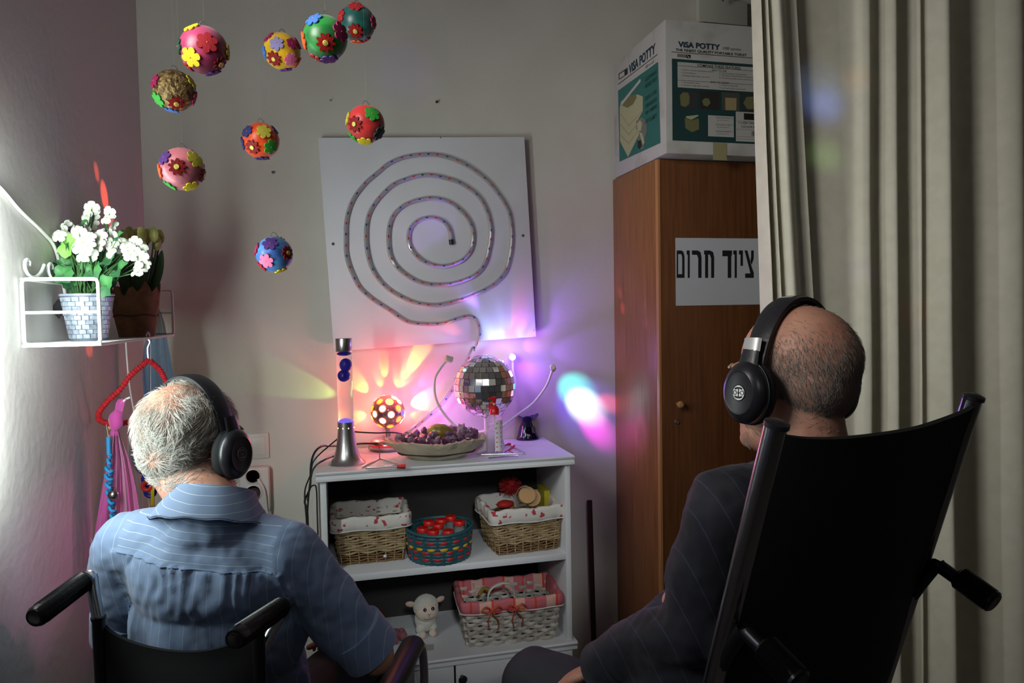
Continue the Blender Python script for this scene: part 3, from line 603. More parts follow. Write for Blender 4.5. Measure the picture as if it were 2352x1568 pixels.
# stone bowl with crystals
p = top(1004, 1050); bwl = thing('stone_bowl', 'rough beige pottery bowl with a dark crack line, full of purple crystals', 'bowl', p, R(-6)); bwl.scale = (1.04, 1.04, 1.0)
clay = mat('rough_clay', (.44, .39, .28), .9, bump=(140, .9, .003), var=((.54, .49, .37), 25, .35, .65))
def rough(q, i, k):
    s = 1+.035*noise.noise(q*30); e = 1 if i < 6 else 1+.02*math.sin(k*2.1)+.015*math.sin(k*5.3)
    return V((q.x*s*e, q.y*s*.74*e, q.z*(1+.05*(i > 5)*math.sin(k*.39)+ (.02*math.sin(k*3.7)+.02*math.sin(k*1.9) if i in (6, 7, 8) else 0))))
G().lathe([(.0001, 0), (.075, 0), (.092, .008), (.112, .018), (.128, .030), (.142, .044), (.155, .058), (.158, .064), (.150, .066), (.14, .060), (.12, .045), (.08, .032), (.0001, .03)], 80, fn=rough).build('bowl', clay, bwl)
cr_ = [rough(V((.1205*math.cos(2*PI*k/80), .1205*math.sin(2*PI*k/80), .0235+.002*math.sin(k*.3926))), 3, k) for k in range(80)]
G().tube(cr_, .0030, 5, closed=True).build('crack_line', mat('crack', (.03, .02, .018), .9), bwl, kind='stuff')
amy = mat('amethyst', (.25, .14, .22), .25, trans=.25, var=((.14, .06, .13), 40, .4, .6))
amy2 = mat('amethyst_pale', (.42, .33, .40), .35, trans=.2, var=((.25, .15, .24), 50, .4, .6))
cry = random.Random(11)
def gem(c, s, m, name, label, group=None, cat='crystal'):
    g = G(); f = [cry.uniform(.75, 1.15) for _ in range(3)]
    g.ell((0, 0, 0), (s*f[0], s*f[1]*.9, s*f[2]*.8), rotm((cry.uniform(0, 3), cry.uniform(0, 3), cry.uniform(0, 3))), 7, 5, fn=lambda q: q*(1+.75*noise.noise(q*120+V((c[0]*50, 3, 1)))))
    o = g.build(name, m, smooth=0); o.location = bwl.location + V(c); return tag(o, label, cat, group)
def gl_lab(x, y, pale, up=0):
    w = 'left end' if x < -.07 else 'right end' if x > .07 else 'front' if y < -.02 else 'back' if y > .02 else 'middle'
    return ('pale lilac' if pale else 'dark purple')+' amethyst crystal '+('heaped on top at' if up else 'lying at')+' the '+w+' of the rough pottery bowl'
spots_ = []
for k in range(320):
    a_ = cry.uniform(0, 2*PI); r_ = math.sqrt(cry.random()); x, y = .128*r_*math.cos(a_), .092*r_*math.sin(a_)
    s = cry.uniform(.010, .016)
    if abs(x-.012) < .047 and abs(y-.0) < .035: continue
    if all(math.hypot(x-q[0], y-q[1]) > (s+q[2])*.70 for q in spots_): spots_.append((x, y, s))
for i, (x, y, s) in enumerate(spots_):
    gem((x, y, .036+.026*math.hypot(x/.14, y/.1)+s*.55+.006), s, amy if i % 3 else amy2, 'crystal', gl_lab(x, y, i % 3 == 0), 'amethyst crystals in the pottery bowl')
for x, y, s in ((.088, .02, .021), (.112, .005, .015), (.07, -.045, .016), (-.02, -.05, .015), (.03, -.058, .014), (.06, .045, .018), (-.035, .045, .015), (-.01, .055, .013)): gem((x, y, .083), s, amy2 if x > .05 else amy, 'crystal', gl_lab(x, y, x > .05, 1), 'amethyst crystals in the pottery bowl')
st = G().ell((0, 0, 0), (.044, .030, .027), rotm((0, .08, .1)), 24, 14, fn=lambda q: q*(1+.08*noise.noise(q*25))).build('polished_stone', mat('yellow_stone', (.42, .32, .08), .28, var=((.22, .15, .03), 22, .45, .55)))
st.location = bwl.location + V((.012, 0, .085)); tag(st, 'smooth mottled yellow stone on top of the purple crystals', 'stone')
# triangles with beaters
def triangle(pts, name_lbl, gap):
    a_, b2, c_ = pts; o = a_; t = thing('triangle', name_lbl, 'triangle', o)
    q = [a_-o+(b2-a_)*.06, a_-o+(b2-a_)*.5, b2-o+(a_-b2)*.06, b2-o, b2-o+(c_-b2)*.06, c_-o+(b2-c_)*.06, c_-o, c_-o+(a_-c_)*.06, (a_-o)+(c_-a_)*(.06+gap)]
    G().tube(q, .0030, 10).build('rod', chrome, t); return t
z_ = bz+.0034
T1 = [top(829, 1074, z_), top(872, 1052, z_), top(925, 1068, z_)]
t1 = triangle(T1, 'chrome triangle instrument with a red cord loop at the front edge beside the lava lamp', .08)
ap = T1[1]-T1[0]
G().tube([ap, ap+V((0, 0, .02)), ap+V((-.001, 0, .046)), ap+V((.004, 0, .046)), ap+V((.012, -.002, .043))], .0016, 6).build('cord', redp, t1)
b1 = tag(G().tube([(0, 0, 0), (-.12, .004, 0)], .0022, 8).build('beater', chrome), 'metal triangle beater with a short red grip near the bowl', 'beater'); b1.location = top(930, 1070, bz+.0075)
G().tube([(-.024, 0, 0), (-.02, 0, 0), (.002, 0, 0)], [.0045, .0052, .0062], 12).build('grip', redp, b1)
T2 = [top(1092, 1044, z_), top(1168, 1020, z_), top(1205, 1041, z_)]
t2 = triangle(T2, 'chrome triangle instrument lying right of the pump bottle under a red cord', .06)
c_ = T2[1]*.2+T2[2]*.8-T2[0]
G().tube(spline([c_+V((-.06, -.01, .004)), c_+V((-.05, -.015, .010)), c_+V((-.035, -.005, .016)), c_+V((-.02, .008, .022)), c_+V((-.03, .0, .012)), c_+V((-.045, -.012, .008)), c_+V((-.03, -.022, .0))], 5), .0016, 6).build('cord', redp, t2)
b2_ = tag(G().tube([(0, 0, 0), (-.10, -.01, 0)], .0022, 8).build('beater', chrome), 'metal triangle beater lying across the right triangle', 'beater'); b2_.location = top(1190, 1046, bz+.009)
b3 = tag(G().tube([(-.002, 0, 0), (.01, 0, 0), (.012, 0, 0)], [.004, .005, .003], 10).build('bead_handle', redp), 'small red bead handle beside the pump bottle', 'beater'); b3.location = top(1166, 1020, bz+.012)
G().tube([(0, 0, 0), (-.016, 0, -.004), (-.02, .002, .004)], .0014, 6).build('wire', black_plastic, b3)
# ================================================================ BASKETS AND TOYS ON THE SHELVES
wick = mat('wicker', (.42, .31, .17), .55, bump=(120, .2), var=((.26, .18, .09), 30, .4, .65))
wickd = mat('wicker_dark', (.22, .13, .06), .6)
def rr_path(w, d, r, n=5):        # rounded rectangle, counter-clockwise from front left
    out = []
    for cx_, cy_, a0 in ((w/2-r, d/2-r, 0), (-w/2+r, d/2-r, 90), (-w/2+r, -d/2+r, 180), (w/2-r, -d/2+r, 270)):
        for i in range(n+1): a_ = R(a0+90*i/n); out.append((cx_+r*math.cos(a_), cy_+r*math.sin(a_)))
    return out
def walk(poly, step):            # equally spaced points along a closed polygon with normals
    L = 0; seg = []
    for i in range(len(poly)):
        a_, b2 = V(poly[i]), V(poly[(i+1) % len(poly)]); l = (b2-a_).length; seg.append((a_, b2, l)); L += l
    n = max(8, int(round(L/step/2))*2); out = []
    for k in range(n):
        t = L*k/n
        for a_, b2, l in seg:
            if t <= l: break
            t -= l
        d = (b2-a_)/max(l, 1e-9); out.append((a_+d*t, V((d.y, -d.x))))
    return out
def wicker_basket(w, d, h, loc, rz, label, taper=.88):
    t = thing('wicker_basket', label, 'basket', loc, rz, None)
    pts0 = walk(rr_path(w*taper, d*taper, .012), .0135); rows_ = int(h/.0085)
    sk = G()
    for k, (p, n_) in enumerate(pts0):
        if k % 2 == 0: sk.tube([(p.x, p.y, 0), (p.x/taper, p.y/taper, h)], .0021, 6)
    sk.build('stake', wick, t, kind='stuff')
    fine = G(); step = int(len(pts0)/2)
    for j in range(rows_):
        z = .006+j*(h-.01)/rows_; s = (taper+(1-taper)*z/h)/taper; path = []
        for k, (p, n_) in enumerate(pts0):
            o = .0030*(1 if (k//2+j) % 2 else -1)*(1 if k % 2 == 0 else 0); path.append((p.x*s+n_.x*o, p.y*s+n_.y*o, z+.002*math.sin(k*1.3+j)))
        g = G().tube(spline(path, 2, True), .0036 if j > 3 else .0022, 6, closed=True, up=(0, 0, 1))
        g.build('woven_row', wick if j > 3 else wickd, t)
    G().bb((-w*taper/2+.004, -d*taper/2+.004, 0), (w*taper/2-.004, d*taper/2-.004, .004)).build('base', wickd, t, smooth=0)
    return t
floral = mat('floral_cloth', (.62, .60, .55), .85, bump=(60, .3), var=((.42, .04, .06), 42, .60, .63))
_nt = floral.node_tree; _b = _nt.nodes['Principled BSDF']
def lining(t, w, d, h, band, m, r=.02, nm='cloth_lining'):
    pp = walk(rr_path(w+.012, d+.012, r), .008); rows_ = []
    for j, (dz, o) in enumerate(((-band, .002), (-band*.96, .0045), (-band*.5, .006), (-.004, .006), (.004, .004), (.007, -.002), (.002, -.009), (-.02, -.013), (-.045, -.014))):
        rows_.append([V((p.x+n_.x*(o+.0014*math.sin(k*1.1+j)+.0012*math.sin(k*.37)), p.y+n_.y*(o+.0014*math.sin(k*1.1+j)), h+dz+.0022*math.sin(k*.31)+.0014*math.sin(k*.9))) for k, (p, n_) in enumerate(pp+[pp[0]])])
    o = G().sheet(rows_).build(nm, m, t, smooth=70, solid=.0015)
    e = G(); path = [(p.x+n_.x*.006, p.y+n_.y*.006, h-band+.0022*math.sin(k*.31)) for k, (p, n_) in enumerate(pp)]
    e.tube(path, .0022, 6, closed=True).build('hem', mat('hem_white', (.6, .6, .58), .8), o)
    return o
def shelf_pt(px, py, z): return atZ(px, py, z)
fl_ = shelf_pt(775, 1303, zm); fr_ = shelf_pt(935, 1287, zm)
wb = (fr_-fl_).length; hb = .142
ang_ = math.atan2(fr_.y-fl_.y, fr_.x-fl_.x)
dvec = V((-math.sin(ang_), math.cos(ang_), 0))
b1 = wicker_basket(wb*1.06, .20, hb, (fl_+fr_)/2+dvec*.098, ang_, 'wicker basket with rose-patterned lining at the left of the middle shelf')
lining(b1, wb*1.06, .20, hb+.008, .036, floral)
G().ell((.04, -.098, .022), (.006, .004, .005), nu=8, nv=6).build('clasp', mat('clasp_white', (.7, .7, .7), .3), b1, label='small white clip on the basket front')
fl_ = shelf_pt(1140, 1280, zm); fr_ = shelf_pt(1285, 1262, zm); wb = (fr_-fl_).length; ang_ = math.atan2(fr_.y-fl_.y, fr_.x-fl_.x); dvec = V((-math.sin(ang_), math.cos(ang_), 0))
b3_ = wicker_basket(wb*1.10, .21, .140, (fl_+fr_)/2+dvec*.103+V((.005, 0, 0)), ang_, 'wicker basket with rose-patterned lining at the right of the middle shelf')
lining(b3_, wb*1.10, .21, .148, .038, floral)
b3c = b3_.location.copy()
# things inside the right wicker basket
wd_ = mat('light_wood', (.46, .26, .10), .5, bump=(30, .05))
o = thing('wooden_clapper', 'pale wooden hand clapper with a cream strap in the right wicker basket', 'instrument', b3c+V((.018, -.035, .175)), R(-25))
G().lathe([(.0001, 0), (.028, 0), (.030, .003), (.030, .010), (.028, .013), (.0001, .013)], 32, (0, 0, 0), rotm((R(62), 0, R(18)))).build('disc', wd_, o)
G().lathe([(.0001, 0), (.028, 0), (.030, .003), (.030, .010), (.028, .013), (.0001, .013)], 32, (.014, .018, -.012), rotm((R(70), 0, R(18)))).build('disc', wd_, o)
G().tube(spline([(-.03, -.008, -.025), (-.036, -.01, .0), (-.024, -.008, .026), (-.005, .0, .032), (.012, .01, .02)], 6), .011, 8, flat=.12, up=(0, 1, 0)).build('strap', mat('strap_cream', (.5, .46, .38), .8), o)
red_fuzz = mat('red_fuzz', (.38, .01, .012), .8)
g = G(); fr2 = random.Random(5)
for k in range(260):
    z = fr2.uniform(-1, 1); a_ = fr2.uniform(0, 2*PI); s = math.sqrt(1-z*z); d = V((s*math.cos(a_), s*math.sin(a_), z*.8)); g.tube([d*.012, d*.042], [.0012, .0006], 3)
pom = thing('fluffy_pompom', 'red fluffy pompom behind the wooden clapper in the right basket', 'pompom', b3c+V((-.018, .055, .190)))
g.build('tinsel', red_fuzz, pom, kind='stuff'); G().ell((0, 0, 0), .022, nu=10, nv=8).build('core', red_fuzz, pom)
tag(G().ell((0, 0, 0), (.03, .022, .014), nu=16, fn=lambda q: q*(1+.15*noise.noise(q*80))).build('bean_bag', mat('dark_red', (.30, .008, .006), .7)), 'dark red cloth bag at the left inside the right wicker basket', 'bag').location = b3c+V((-.06, -.045, .155))
tag(G().bb((0, 0, 0), (.022, .10, .17)).build('yellow_book', mat('yellow', (.5, .42, .01), .5), bevel=.002), 'upright yellow book at the right inside wall of the middle shelf', 'book').location = (bx1-.05, -.20, zm)
# round woven basket with jars
rc = shelf_pt(1013, 1300, zm); rbk = thing('round_basket', 'round teal basket woven with red and yellow strips on the middle shelf', 'basket', rc+V((.010, .100, 0)))
RB = .108; hb = .100
tealw = mat('basket_teal', (.02, .085, .10), .5); redw = mat('basket_red', (.40, .02, .03), .5); yelw = mat('basket_yellow', (.55, .36, .02), .5)
nst = 32
sk = G()
for k in range(nst): a_ = 2*PI*k/nst; sk.tube([(RB*.9*math.cos(a_), RB*.9*math.sin(a_), 0), (RB*math.cos(a_), RB*math.sin(a_), hb)], .0042, 4, flat=.4)
sk.build('stake', tealw, rbk, kind='stuff')
nr = 8
for j in range(nr):
    z = .008+j*(hb-.012)/nr; rj = RB*(.9+.1*z/hb)
    m_ = {1: redw, 3: redw, 4: yelw, 6: redw}.get(j, tealw)
    if m_ is tealw:
        pts_ = [((rj+.0032*(1 if (k//2+j) % 2 else -1)*(k % 2 == 0))*math.cos(PI*k/nst), (rj+.0032*(1 if (k//2+j) % 2 else -1)*(k % 2 == 0))*math.sin(PI*k/nst), z) for k in range(2*nst)]
        G().tube(pts_, .0055, 6, closed=True, flat=.45, up=(0, 0, 1)).build('woven_row', m_, rbk)
    else:
        G().tube([(rj*math.cos(PI*k/nst), rj*math.sin(PI*k/nst), z) for k in range(2*nst)], .0055, 6, closed=True, flat=.35, up=(0, 0, 1)).build('woven_row', tealw, rbk)
        for k in range(j % 2, nst, 2):
            q = []
            for u in (-.6, -.3, 0, .3, .6): a_ = 2*PI*(k+u)/nst; rr_ = rj+.0015+.003*math.cos(u*2.4); q.append((rr_*math.cos(a_), rr_*math.sin(a_), z+.001*u))
            G().tube(q, [.002, .0048, .0052, .0048, .002], 6, flat=.4, up=(0, 0, 1)).build('woven_strip', m_, rbk)
G().lathe([(RB*.9, 0), (RB*.9, .004), (.0001, .004)], 32).build('base', tealw, rbk)
G().tube([(RB*1.01*math.cos(2*PI*k/48), RB*1.01*math.sin(2*PI*k/48), hb+.003*math.cos(2*PI*k/48*2)) for k in range(48)], .0055, 8, closed=True).build('rim', tealw, rbk)
gl_ = mat('jar_glass', (.8, .85, .85), .08, trans=.7, alpha=.5)
caps = [(995, 1218), (1034, 1222), (1007, 1204), (1055, 1197), (1014, 1193), (970, 1213), (985, 1197), (1035, 1186)]
lidm = mat('lid_red', (.55, .012, .008), .35)
for i, (px, py) in enumerate(caps):
    q = atZ(px, py, zm+.104+ (.008 if i > 2 else 0)); q.x = min(q.x, 99)
    d = V((q.x-rbk.location.x, q.y-rbk.location.y)); 
    if d.length > .080: d = d*(.080/d.length); q.x, q.y = rbk.location.x+d.x, rbk.location.y+d.y
    zt = q.z-zm-.008-.004
    o = thing('red_lid_jar', ['jar with a red lid, left of the two frontmost in the round basket', 'jar with a red lid, right of the two frontmost in the round basket', 'jar with a red lid in the second row of the round basket', 'red-lidded jar at the right inside the round basket', 'red-lidded jar at the centre back of the round basket', 'red-lidded jar at the left edge of the round basket', 'red-lidded jar behind the left edge one in the round basket', 'red-lidded jar furthest back in the round basket'][i], 'jar', (q.x, q.y, zm+.004+.0), 0, 'red-lidded jars in the round basket')
    G().lathe([(.0001, 0), (.015, 0), (.0165, .004), (.0165, zt-.012), (.0135, zt-.006), (.0135, zt), (.0001, zt)], 20).build('jar', gl_, o)
    G().lathe([(.0185, zt-.003), (.0188, zt+.009), (.0172, zt+.011), (.0001, zt+.0115)], 24).build('lid', lidm, o)
# white chip basket with pink cloth on the lower shelf
fl_ = shelf_pt(1078, 1487, zl); fr_ = shelf_pt(1275, 1466, zl); wb = (fr_-fl_).length; ang_ = math.atan2(fr_.y-fl_.y, fr_.x-fl_.x); dvec = V((-math.sin(ang_), math.cos(ang_), 0))
D_ = .19; hb = .145; wt = wb*1.12
wbk = thing('white_basket', 'whitewashed woven basket with pink cloth trim and bows on the lower shelf', 'basket', (fl_+fr_)/2+dvec*(D_*.44), ang_)
strip = mat('strip_white', (.56, .53, .46), .6, bump=(90, .25), var=((.36, .33, .28), 30, .4, .6))
tp = .86; pts0 = walk(rr_path(wb*1.02, D_*.86, .010), .0135); NP = len(pts0)
for j in range(10):
    z = .008+j*.0135; s = 1+(.12*z/hb)
    q = []
    for k, (p, n_) in enumerate(pts0):
        ph = (k//1+2*(j % 2)) % 4; o = .0045*(1, 1, -1, -1)[ph]; q.append((p.x*s+n_.x*o, p.y*s+n_.y*o, z+.0008*math.sin(k*2.1+j)))
    G().tube(spline(q, 2, True), .0060, 6, closed=True, flat=.22, up=(0, 0, 1)).build('woven_strip', strip, wbk)
sk = G()
for k, (p, n_) in enumerate(pts0):
    if k % 2 == 0: sk.tube([(p.x, p.y, 0), (p.x*1.12, p.y*1.12, hb)], .0045, 4, flat=.3)
sk.build('stake', mat('stake_grey', (.33, .31, .27), .6), wbk, kind='stuff')
G().bb((-wb/2, -D_*.42, 0), (wb/2, D_*.42, .003)).build('base', strip, wbk, smooth=0)
pink = mat('pink_gingham', (.50, .13, .15), .8, bump=(80, .3)); stripes(pink, 0, 9, (.62, .36, .30), .35); stripes(pink, 0, 14, (.60, .05, .03), .10)
lining(wbk, wt, D_*1.0, hb+.004, .032, pink, .012, 'pink_cloth')
hx = (atZ(1160, 1400, zl+hb).x-wbk.location.x)
G().tube(spline([(hx-.035, -.098, hb-.012), (hx-.036, -.090, hb+.02), (hx-.022, -.075, hb+.040), (hx+.01, -.06, hb+.048), (hx+.042, -.05, hb+.042), (hx+.058, -.045, hb+.02), (hx+.06, -.045, hb-.012)], 6), .0090, 8, flat=.35, up=(0, 1, 0)).build('handle', mat('handle_cream', (.55, .53, .48), .6), wbk)
ribm = mat('bow_cloth', (.50, .06, .05), .8, var=((.55, .22, .02), 60, .5, .6))
for bx_ in (hx-.027, hx+.053):
    y_ = -D_*.5-.017; zz = hb-.018
    bo = G().ell((bx_, y_, zz), (.009, .007, .010), nu=12).build('bow', ribm, wbk, label='red and orange ribbon bow')
    for sx_ in (-1, 1):
        G().tube(spline([(bx_, y_, zz), (bx_+sx_*.018, y_-.004, zz+.014), (bx_+sx_*.034, y_-.002, zz+.002), (bx_+sx_*.016, y_-.002, zz-.006), (bx_, y_, zz)], 4), .0075, 6, flat=.3, up=(0, 1, 0)).build('bow_loop', ribm, bo)
        G().tube(spline([(bx_, y_, zz), (bx_+sx_*.006, y_-.003, zz-.016), (bx_+sx_*.017+.004, y_+.000, zz-.036), (bx_+sx_*.014+.006, y_-.002, zz-.060)], 4), .0065, 6, flat=.25, up=(0, 1, 0)).build('bow_tail', ribm, bo)
yq = tag(G().tube(spline([(-.04, 0, 0), (-.02, .01, .018), (.0, .0, .014), (.015, .01, .02)], 4), .006, 6).build('yellow_ribbon', mat('dull_yellow', (.25, .17, .02), .7)), 'yellow ribbon roll inside the white basket', 'ribbon'); yq.location = wbk.location+V((-.055, .02, .13))
# plush lamb
lp_ = shelf_pt(982, 1468, zl); lam = thing('plush_lamb', 'white plush lamb with a smiling face sitting on the lower shelf', 'soft toy', lp_+V((0, .035, 0)), R(8))
fur = mat('lamb_fur', (.62, .60, .52), .95, bump=(220, .9, .003), sheen=.5); face = mat('lamb_face', (.66, .54, .44), .85, bump=(200, .4, .001), sheen=.3)
g = G().ell((0, .01, .052), (.036, .040, .042)).ell((0, -.002, .100), (.0435, .038, .040)).ell((-.022, -.01, .03), .016).ell((.02, -.01, .03), .016).ell((.0, .05, .05), .014)
bm_ = fuse(g, .0028, 3, lambda p, n_: .0014*noise.noise(p*160)); bm_.materials.append(fur); link('body', bm_, lam)
G().ell((0, -.022, .090), (.0385, .024, .033), nu=24, nv=16).build('face', face, lam)
for sx_ in (-1, 1):
    G().ell((sx_*.052, .0, .115), (.017, .006, .010), rotm((0, -sx_*.15, sx_*.2)), 14, 8).build('ear', mat('lamb_ear', (.55, .42, .33), .85), lam)
    ey = G().ell((sx_*.0135, -.0425, .1045), .0062, nu=14, nv=10).build('eye', mat('eye_black', (.01, .012, .02), .1, coat=1), lam)
    G().ell((sx_*.0125-.001, -.0483, .1065), .0013, nu=8, nv=6).build('eye_glint', mat('eye_white', (.8, .8, .8), .3), ey)
    G().ell((sx_*.018, -.018, .011), (.0135, .017, .012), nu=14).build('foot', face, lam)
stitch = mat('stitch', (.03, .02, .015), .8)
def fpt(x, z): yy = -.022-.024*math.sqrt(max(0, 1-(x/.0385)**2-((z-.090)/.033)**2))-.0003; return (x, yy, z)
G().tube([fpt(.006*0, .088), fpt(0, .082), fpt(0, .074)], .0006, 5).build('nose_stitch', stitch, lam)
G().tube([fpt(-.005, .091), fpt(-.003, .088), fpt(0, .0865), fpt(.003, .088), fpt(.005, .091)], .0006, 5).build('nose_stitch', stitch, lam)
G().tube([fpt(-.018+.036*i/12, .0735-.0035+.006*((i-6)/6)**2) for i in range(13)], .0006, 5).build('mouth_stitch', stitch, lam)
G().tube([fpt(-.016, .1115), fpt(-.012, .113), fpt(-.008, .1115)], .0004, 4).build('brow', stitch, lam)
G().tube([fpt(.016, .1115), fpt(.012, .113), fpt(.008, .1115)], .0004, 4).build('brow', stitch, lam)
G().bb((-.006, 0, 0), (.006, .0008, .03)).xf(Matrix.Translation((-.033, -.012, .004)) @ rotm((.3, .3, 0)).to_4x4()).build('care_label', mat('paper_white', (.7, .7, .7), .6), lam, smooth=0)
# paper and glass piece
tag(G().prism([(0, 0), (.03, 0), (.036, .04), (.004, .045)], .0008).build('paper_slip', mat('slip_grey', (.38, .39, .36), .6)), 'small grey paper slip lying in front of the plush lamb', 'paper').location = shelf_pt(975, 1495, zl+.0003)
pc = G(); pr = random.Random(4)
for k in range(7): pc.ell((pr.uniform(-.018, .018), pr.uniform(-.012, .012), .016+pr.uniform(0, .022)), pr.uniform(.012, .018), nu=6, nv=4)
pk = pc.build('pink_crystal', mat('pink_glass', (.55, .22, .26), .12, trans=.6, ior=1.3), smooth=0); pk.location = shelf_pt(918, 1492, zl)+V((0, .05, 0)); tag(pk, 'rough pink crystal left of the plush lamb on the lower shelf', 'crystal')
tag(G().ell((0, 0, .02), (.03, .03, .02), nu=12).build('red_ball', mat('dark_red')), 'dark red ball at the back left of the lower shelf', 'ball').location = shelf_pt(865, 1420, zl+.02)+V((0, .02, -.02))
p = atY(727, 1048, 0)
tag(G().bb((-.011, -.012, .1), (.011, 0, p.z)).build('cable_trunking', mat('trunking', (.50, .49, .46), .5), bevel=.002), 'narrow pale vertical cable duct on the wall left of the bookcase', 'duct').location = (min(p.x, bx0-.018), 0, 0)
# sockets on the wall
def socket(px, py, w_, h_, lbl, schuko=False):
    p = atY(px, py, 0); t = thing('wall_socket', lbl, 'socket', p)
    G().bb((-w_/2, -.009, -h_/2), (w_/2, 0, h_/2)).build('plate', mat('plate_white', (.60, .585, .54), .4), t, bevel=.003)
    G().bb((-w_/2+.012, -.012, -h_/2+.014), (w_/2-.012, -.008, h_/2-.014)).build('cover', mat('plate_white2', (.64, .62, .58), .35), t, bevel=.002)
    return t
socket(592, 1023, .075, .088, 'cream wall socket plate above the white socket block')
p = atY(585, 1118, 0); s2 = thing('wall_socket', 'white double socket block on the wall with a black plug in it', 'socket', p)
G().bb((-.045, -.042, -.075), (.052, 0, .075)).build('block', mat('plate_white3', (.62, .60, .58), .4), s2, bevel=.008)
G().lathe([(.028, 0), (.028, .004), (.023, .005), (.021, -.001), (.0001, -.001)], 28, (.0, -.042, -.008), basis((0, -1, 0))).build('socket_ring', mat('plate_white3'), s2)
G().lathe([(.027, 0), (.027, .004), (.023, .005), (.021, -.001), (.0001, -.001)], 28, (.0, -.042, .046), basis((0, -1, 0))).build('socket_ring', mat('plate_white3'), s2)
pl = thing('black_plug', 'black mains plug with its lead in the white socket block', 'plug', p+V((.002, -.047, -.01)))
G().lathe([(.0001, 0), (.019, 0), (.019, .008), (.013, .024), (.006, .03), (.0001, .031)], 20, (0, 0, 0), basis((0, -1, 0))).build('plug_body', black_plastic, pl)
G().tube(spline([(0, -.026, -.004), (.006, -.032, -.03), (.02, -.025, -.075), (.045, -.02, -.12), (.06, -.01, -.25)], 5), .003, 8).build('lead', cable, pl)
q = [onray(592, 1100, -.05), onray(606, 1125, -.055), onray(612, 1170, -.05), onray(618, 1200, -.045), onray(622, 1290, -.04), onray(622, 1380, -.04)]
offs(cable_thing(q, .0042, 'white lead hanging from the socket block', 'white_cable', mat('cable_white', (.62, .60, .57), .4)), q[0])
# ================================================================ WIRE SHELF AND FLOWERS ON THE LEFT WALL
wirem = mat('white_wire', (.74, .75, .74), .4)
A = atX(48, 792, XL); zpl = A.z; ya_ = A.y; yb_ = atX(264, 767, XL).y+.05
gw, gh = (atY(233, 780, ya_)-A).length-.002, .129
ws = thing('wire_shelf', 'white metal wall shelf with wire end guards holding two flower pots', 'shelf', (XL, ya_, zpl))
for yy in (0.0, yb_-ya_):
    c_ = .008; x0, x1 = .006, gw
    q = [(x0, yy, c_), (x0+.002, yy, .002), (x0+c_, yy, 0), (x1-c_, yy, 0), (x1-.002, yy, .002), (x1, yy, c_), (x1, yy, gh-c_), (x1-.002, yy, gh-.002), (x1-c_, yy, gh), (x0+c_, yy, gh), (x0+.002, yy, gh-.002), (x0, yy, gh-c_)]
    go = G().tube(q, .0038, 10, closed=True, up=(0, 1, 0)).build('end_guard', wirem, ws)
    G().tube([(x0, yy, gh*.49), (x1, yy, gh*.49)], .0030, 8).build('cross_wire', wirem, go)
G().bb((.002, -.003, -.0055), (gw+.002, yb_-ya_+.003, .0005)).build('plank', wirem, ws, bevel=.001)
def scroll(y0, s, nm='scroll'):
    q = [(.006, y0+s*(.0), .006)]
    q += [(.006, y0-s*.05, .135), (.006, y0-.055*s, .150)]
    return q
for y0, s in ((.02, 1), (.14, 1)):
    pts_ = [(.007, y0+.095, .165), (.007, y0+.075, .148), (.007, y0+.045, .137), (.007, y0+.015, .139), (.007, y0-.002, .150), (.007, y0-.003, .163), (.007, y0+.008, .170), (.007, y0+.018, .166), (.007, y0+.016, .158)]
    G().tube(spline(pts_, 5), .0033, 8, up=(1, 0, 0)).build('scroll', wirem, ws)
G().tube([(.006, 0, gh), (.006, yb_-ya_, gh)], .003, 8).build('back_wire', wirem, ws)
# white lead crossing the left wall
q = [atX(-140, 300, XL+.006), atX(-60, 375, XL+.005), atX(0, 430, XL+.005), atX(45, 482, XL+.005), atX(97, 532, XL+.005), atX(130, 580, XL+.006), V((XL+.006, -.62, zpl+.05))]
q[-1] = q[-2]+V((0, .05, -.12))
offs(cable_thing(q, .0035, 'white lead running diagonally down the left wall to the wire shelf', 'white_cable', mat('cable_white', (.62, .6, .57))), q[0])
# pot 1
d1 = 1.60
pc_ = atd(193, 772, d1); pc_.z = zpl+.0008; s1 = d1/FPX
px_ = max(XL+.068, pc_.x)
ptA = thing('flowering_pot_plant', 'white artificial geranium in a silvery woven pot at the near end of the wire shelf', 'plant', (px_, pc_.y, pc_.z))
silver = mat('pot_silver', (.40, .44, .52), .35, .25, var=((.22, .25, .32), 60, .4, .65))
silv2 = mat('pot_silver_dark', (.12, .14, .19), .5)
h1 = .101; r0, r1 = .036, .052
potA = G().lathe([(.0001, 0), (r0-.001, 0), (r1-.001, h1), (r1-.004, h1), (r1-.006, h1-.012), (.0001, h1-.012)], 36).build('pot', silv2, ptA)
G().tube([((r1)*math.cos(2*PI*k/36), (r1)*math.sin(2*PI*k/36), h1) for k in range(36)], .0028, 8, closed=True).build('rim', silver, potA)
nb = 18
for j in range(9):
    z = .006+j*(h1-.010)/9; rj = r0+(r1-r0)*z/h1
    for k in range(nb):
        a_ = 2*PI*(k+.5*(j % 2))/nb; d = V((math.cos(a_), math.sin(a_), -.13)).normalized(); wl = 2*PI*rj/nb
        g = G().box(V((rj*math.cos(a_), rj*math.sin(a_), z+.0045)), (wl*(.97 if (j+k) % 3 else .8), .0092, .0032), basis(d))
        g.build('woven_block', silver, potA, smooth=0)
tg_ = G().bb((-.001, -.015, -.015), (.001, .015, .015)).build('tag', black_plastic, ptA, label='small black tag', smooth=0); tg_.location = (-.055, -.01, h1-.03); tg_.rotation_euler = (R(45), 0, R(60))
soil = G().lathe([(.0001, h1-.010), (r1-.006, h1-.010)], 24).build('soil', mat('moss', (.05, .07, .03), .9, bump=(80, 1)), ptA, smooth=0)
pA = ptA.location
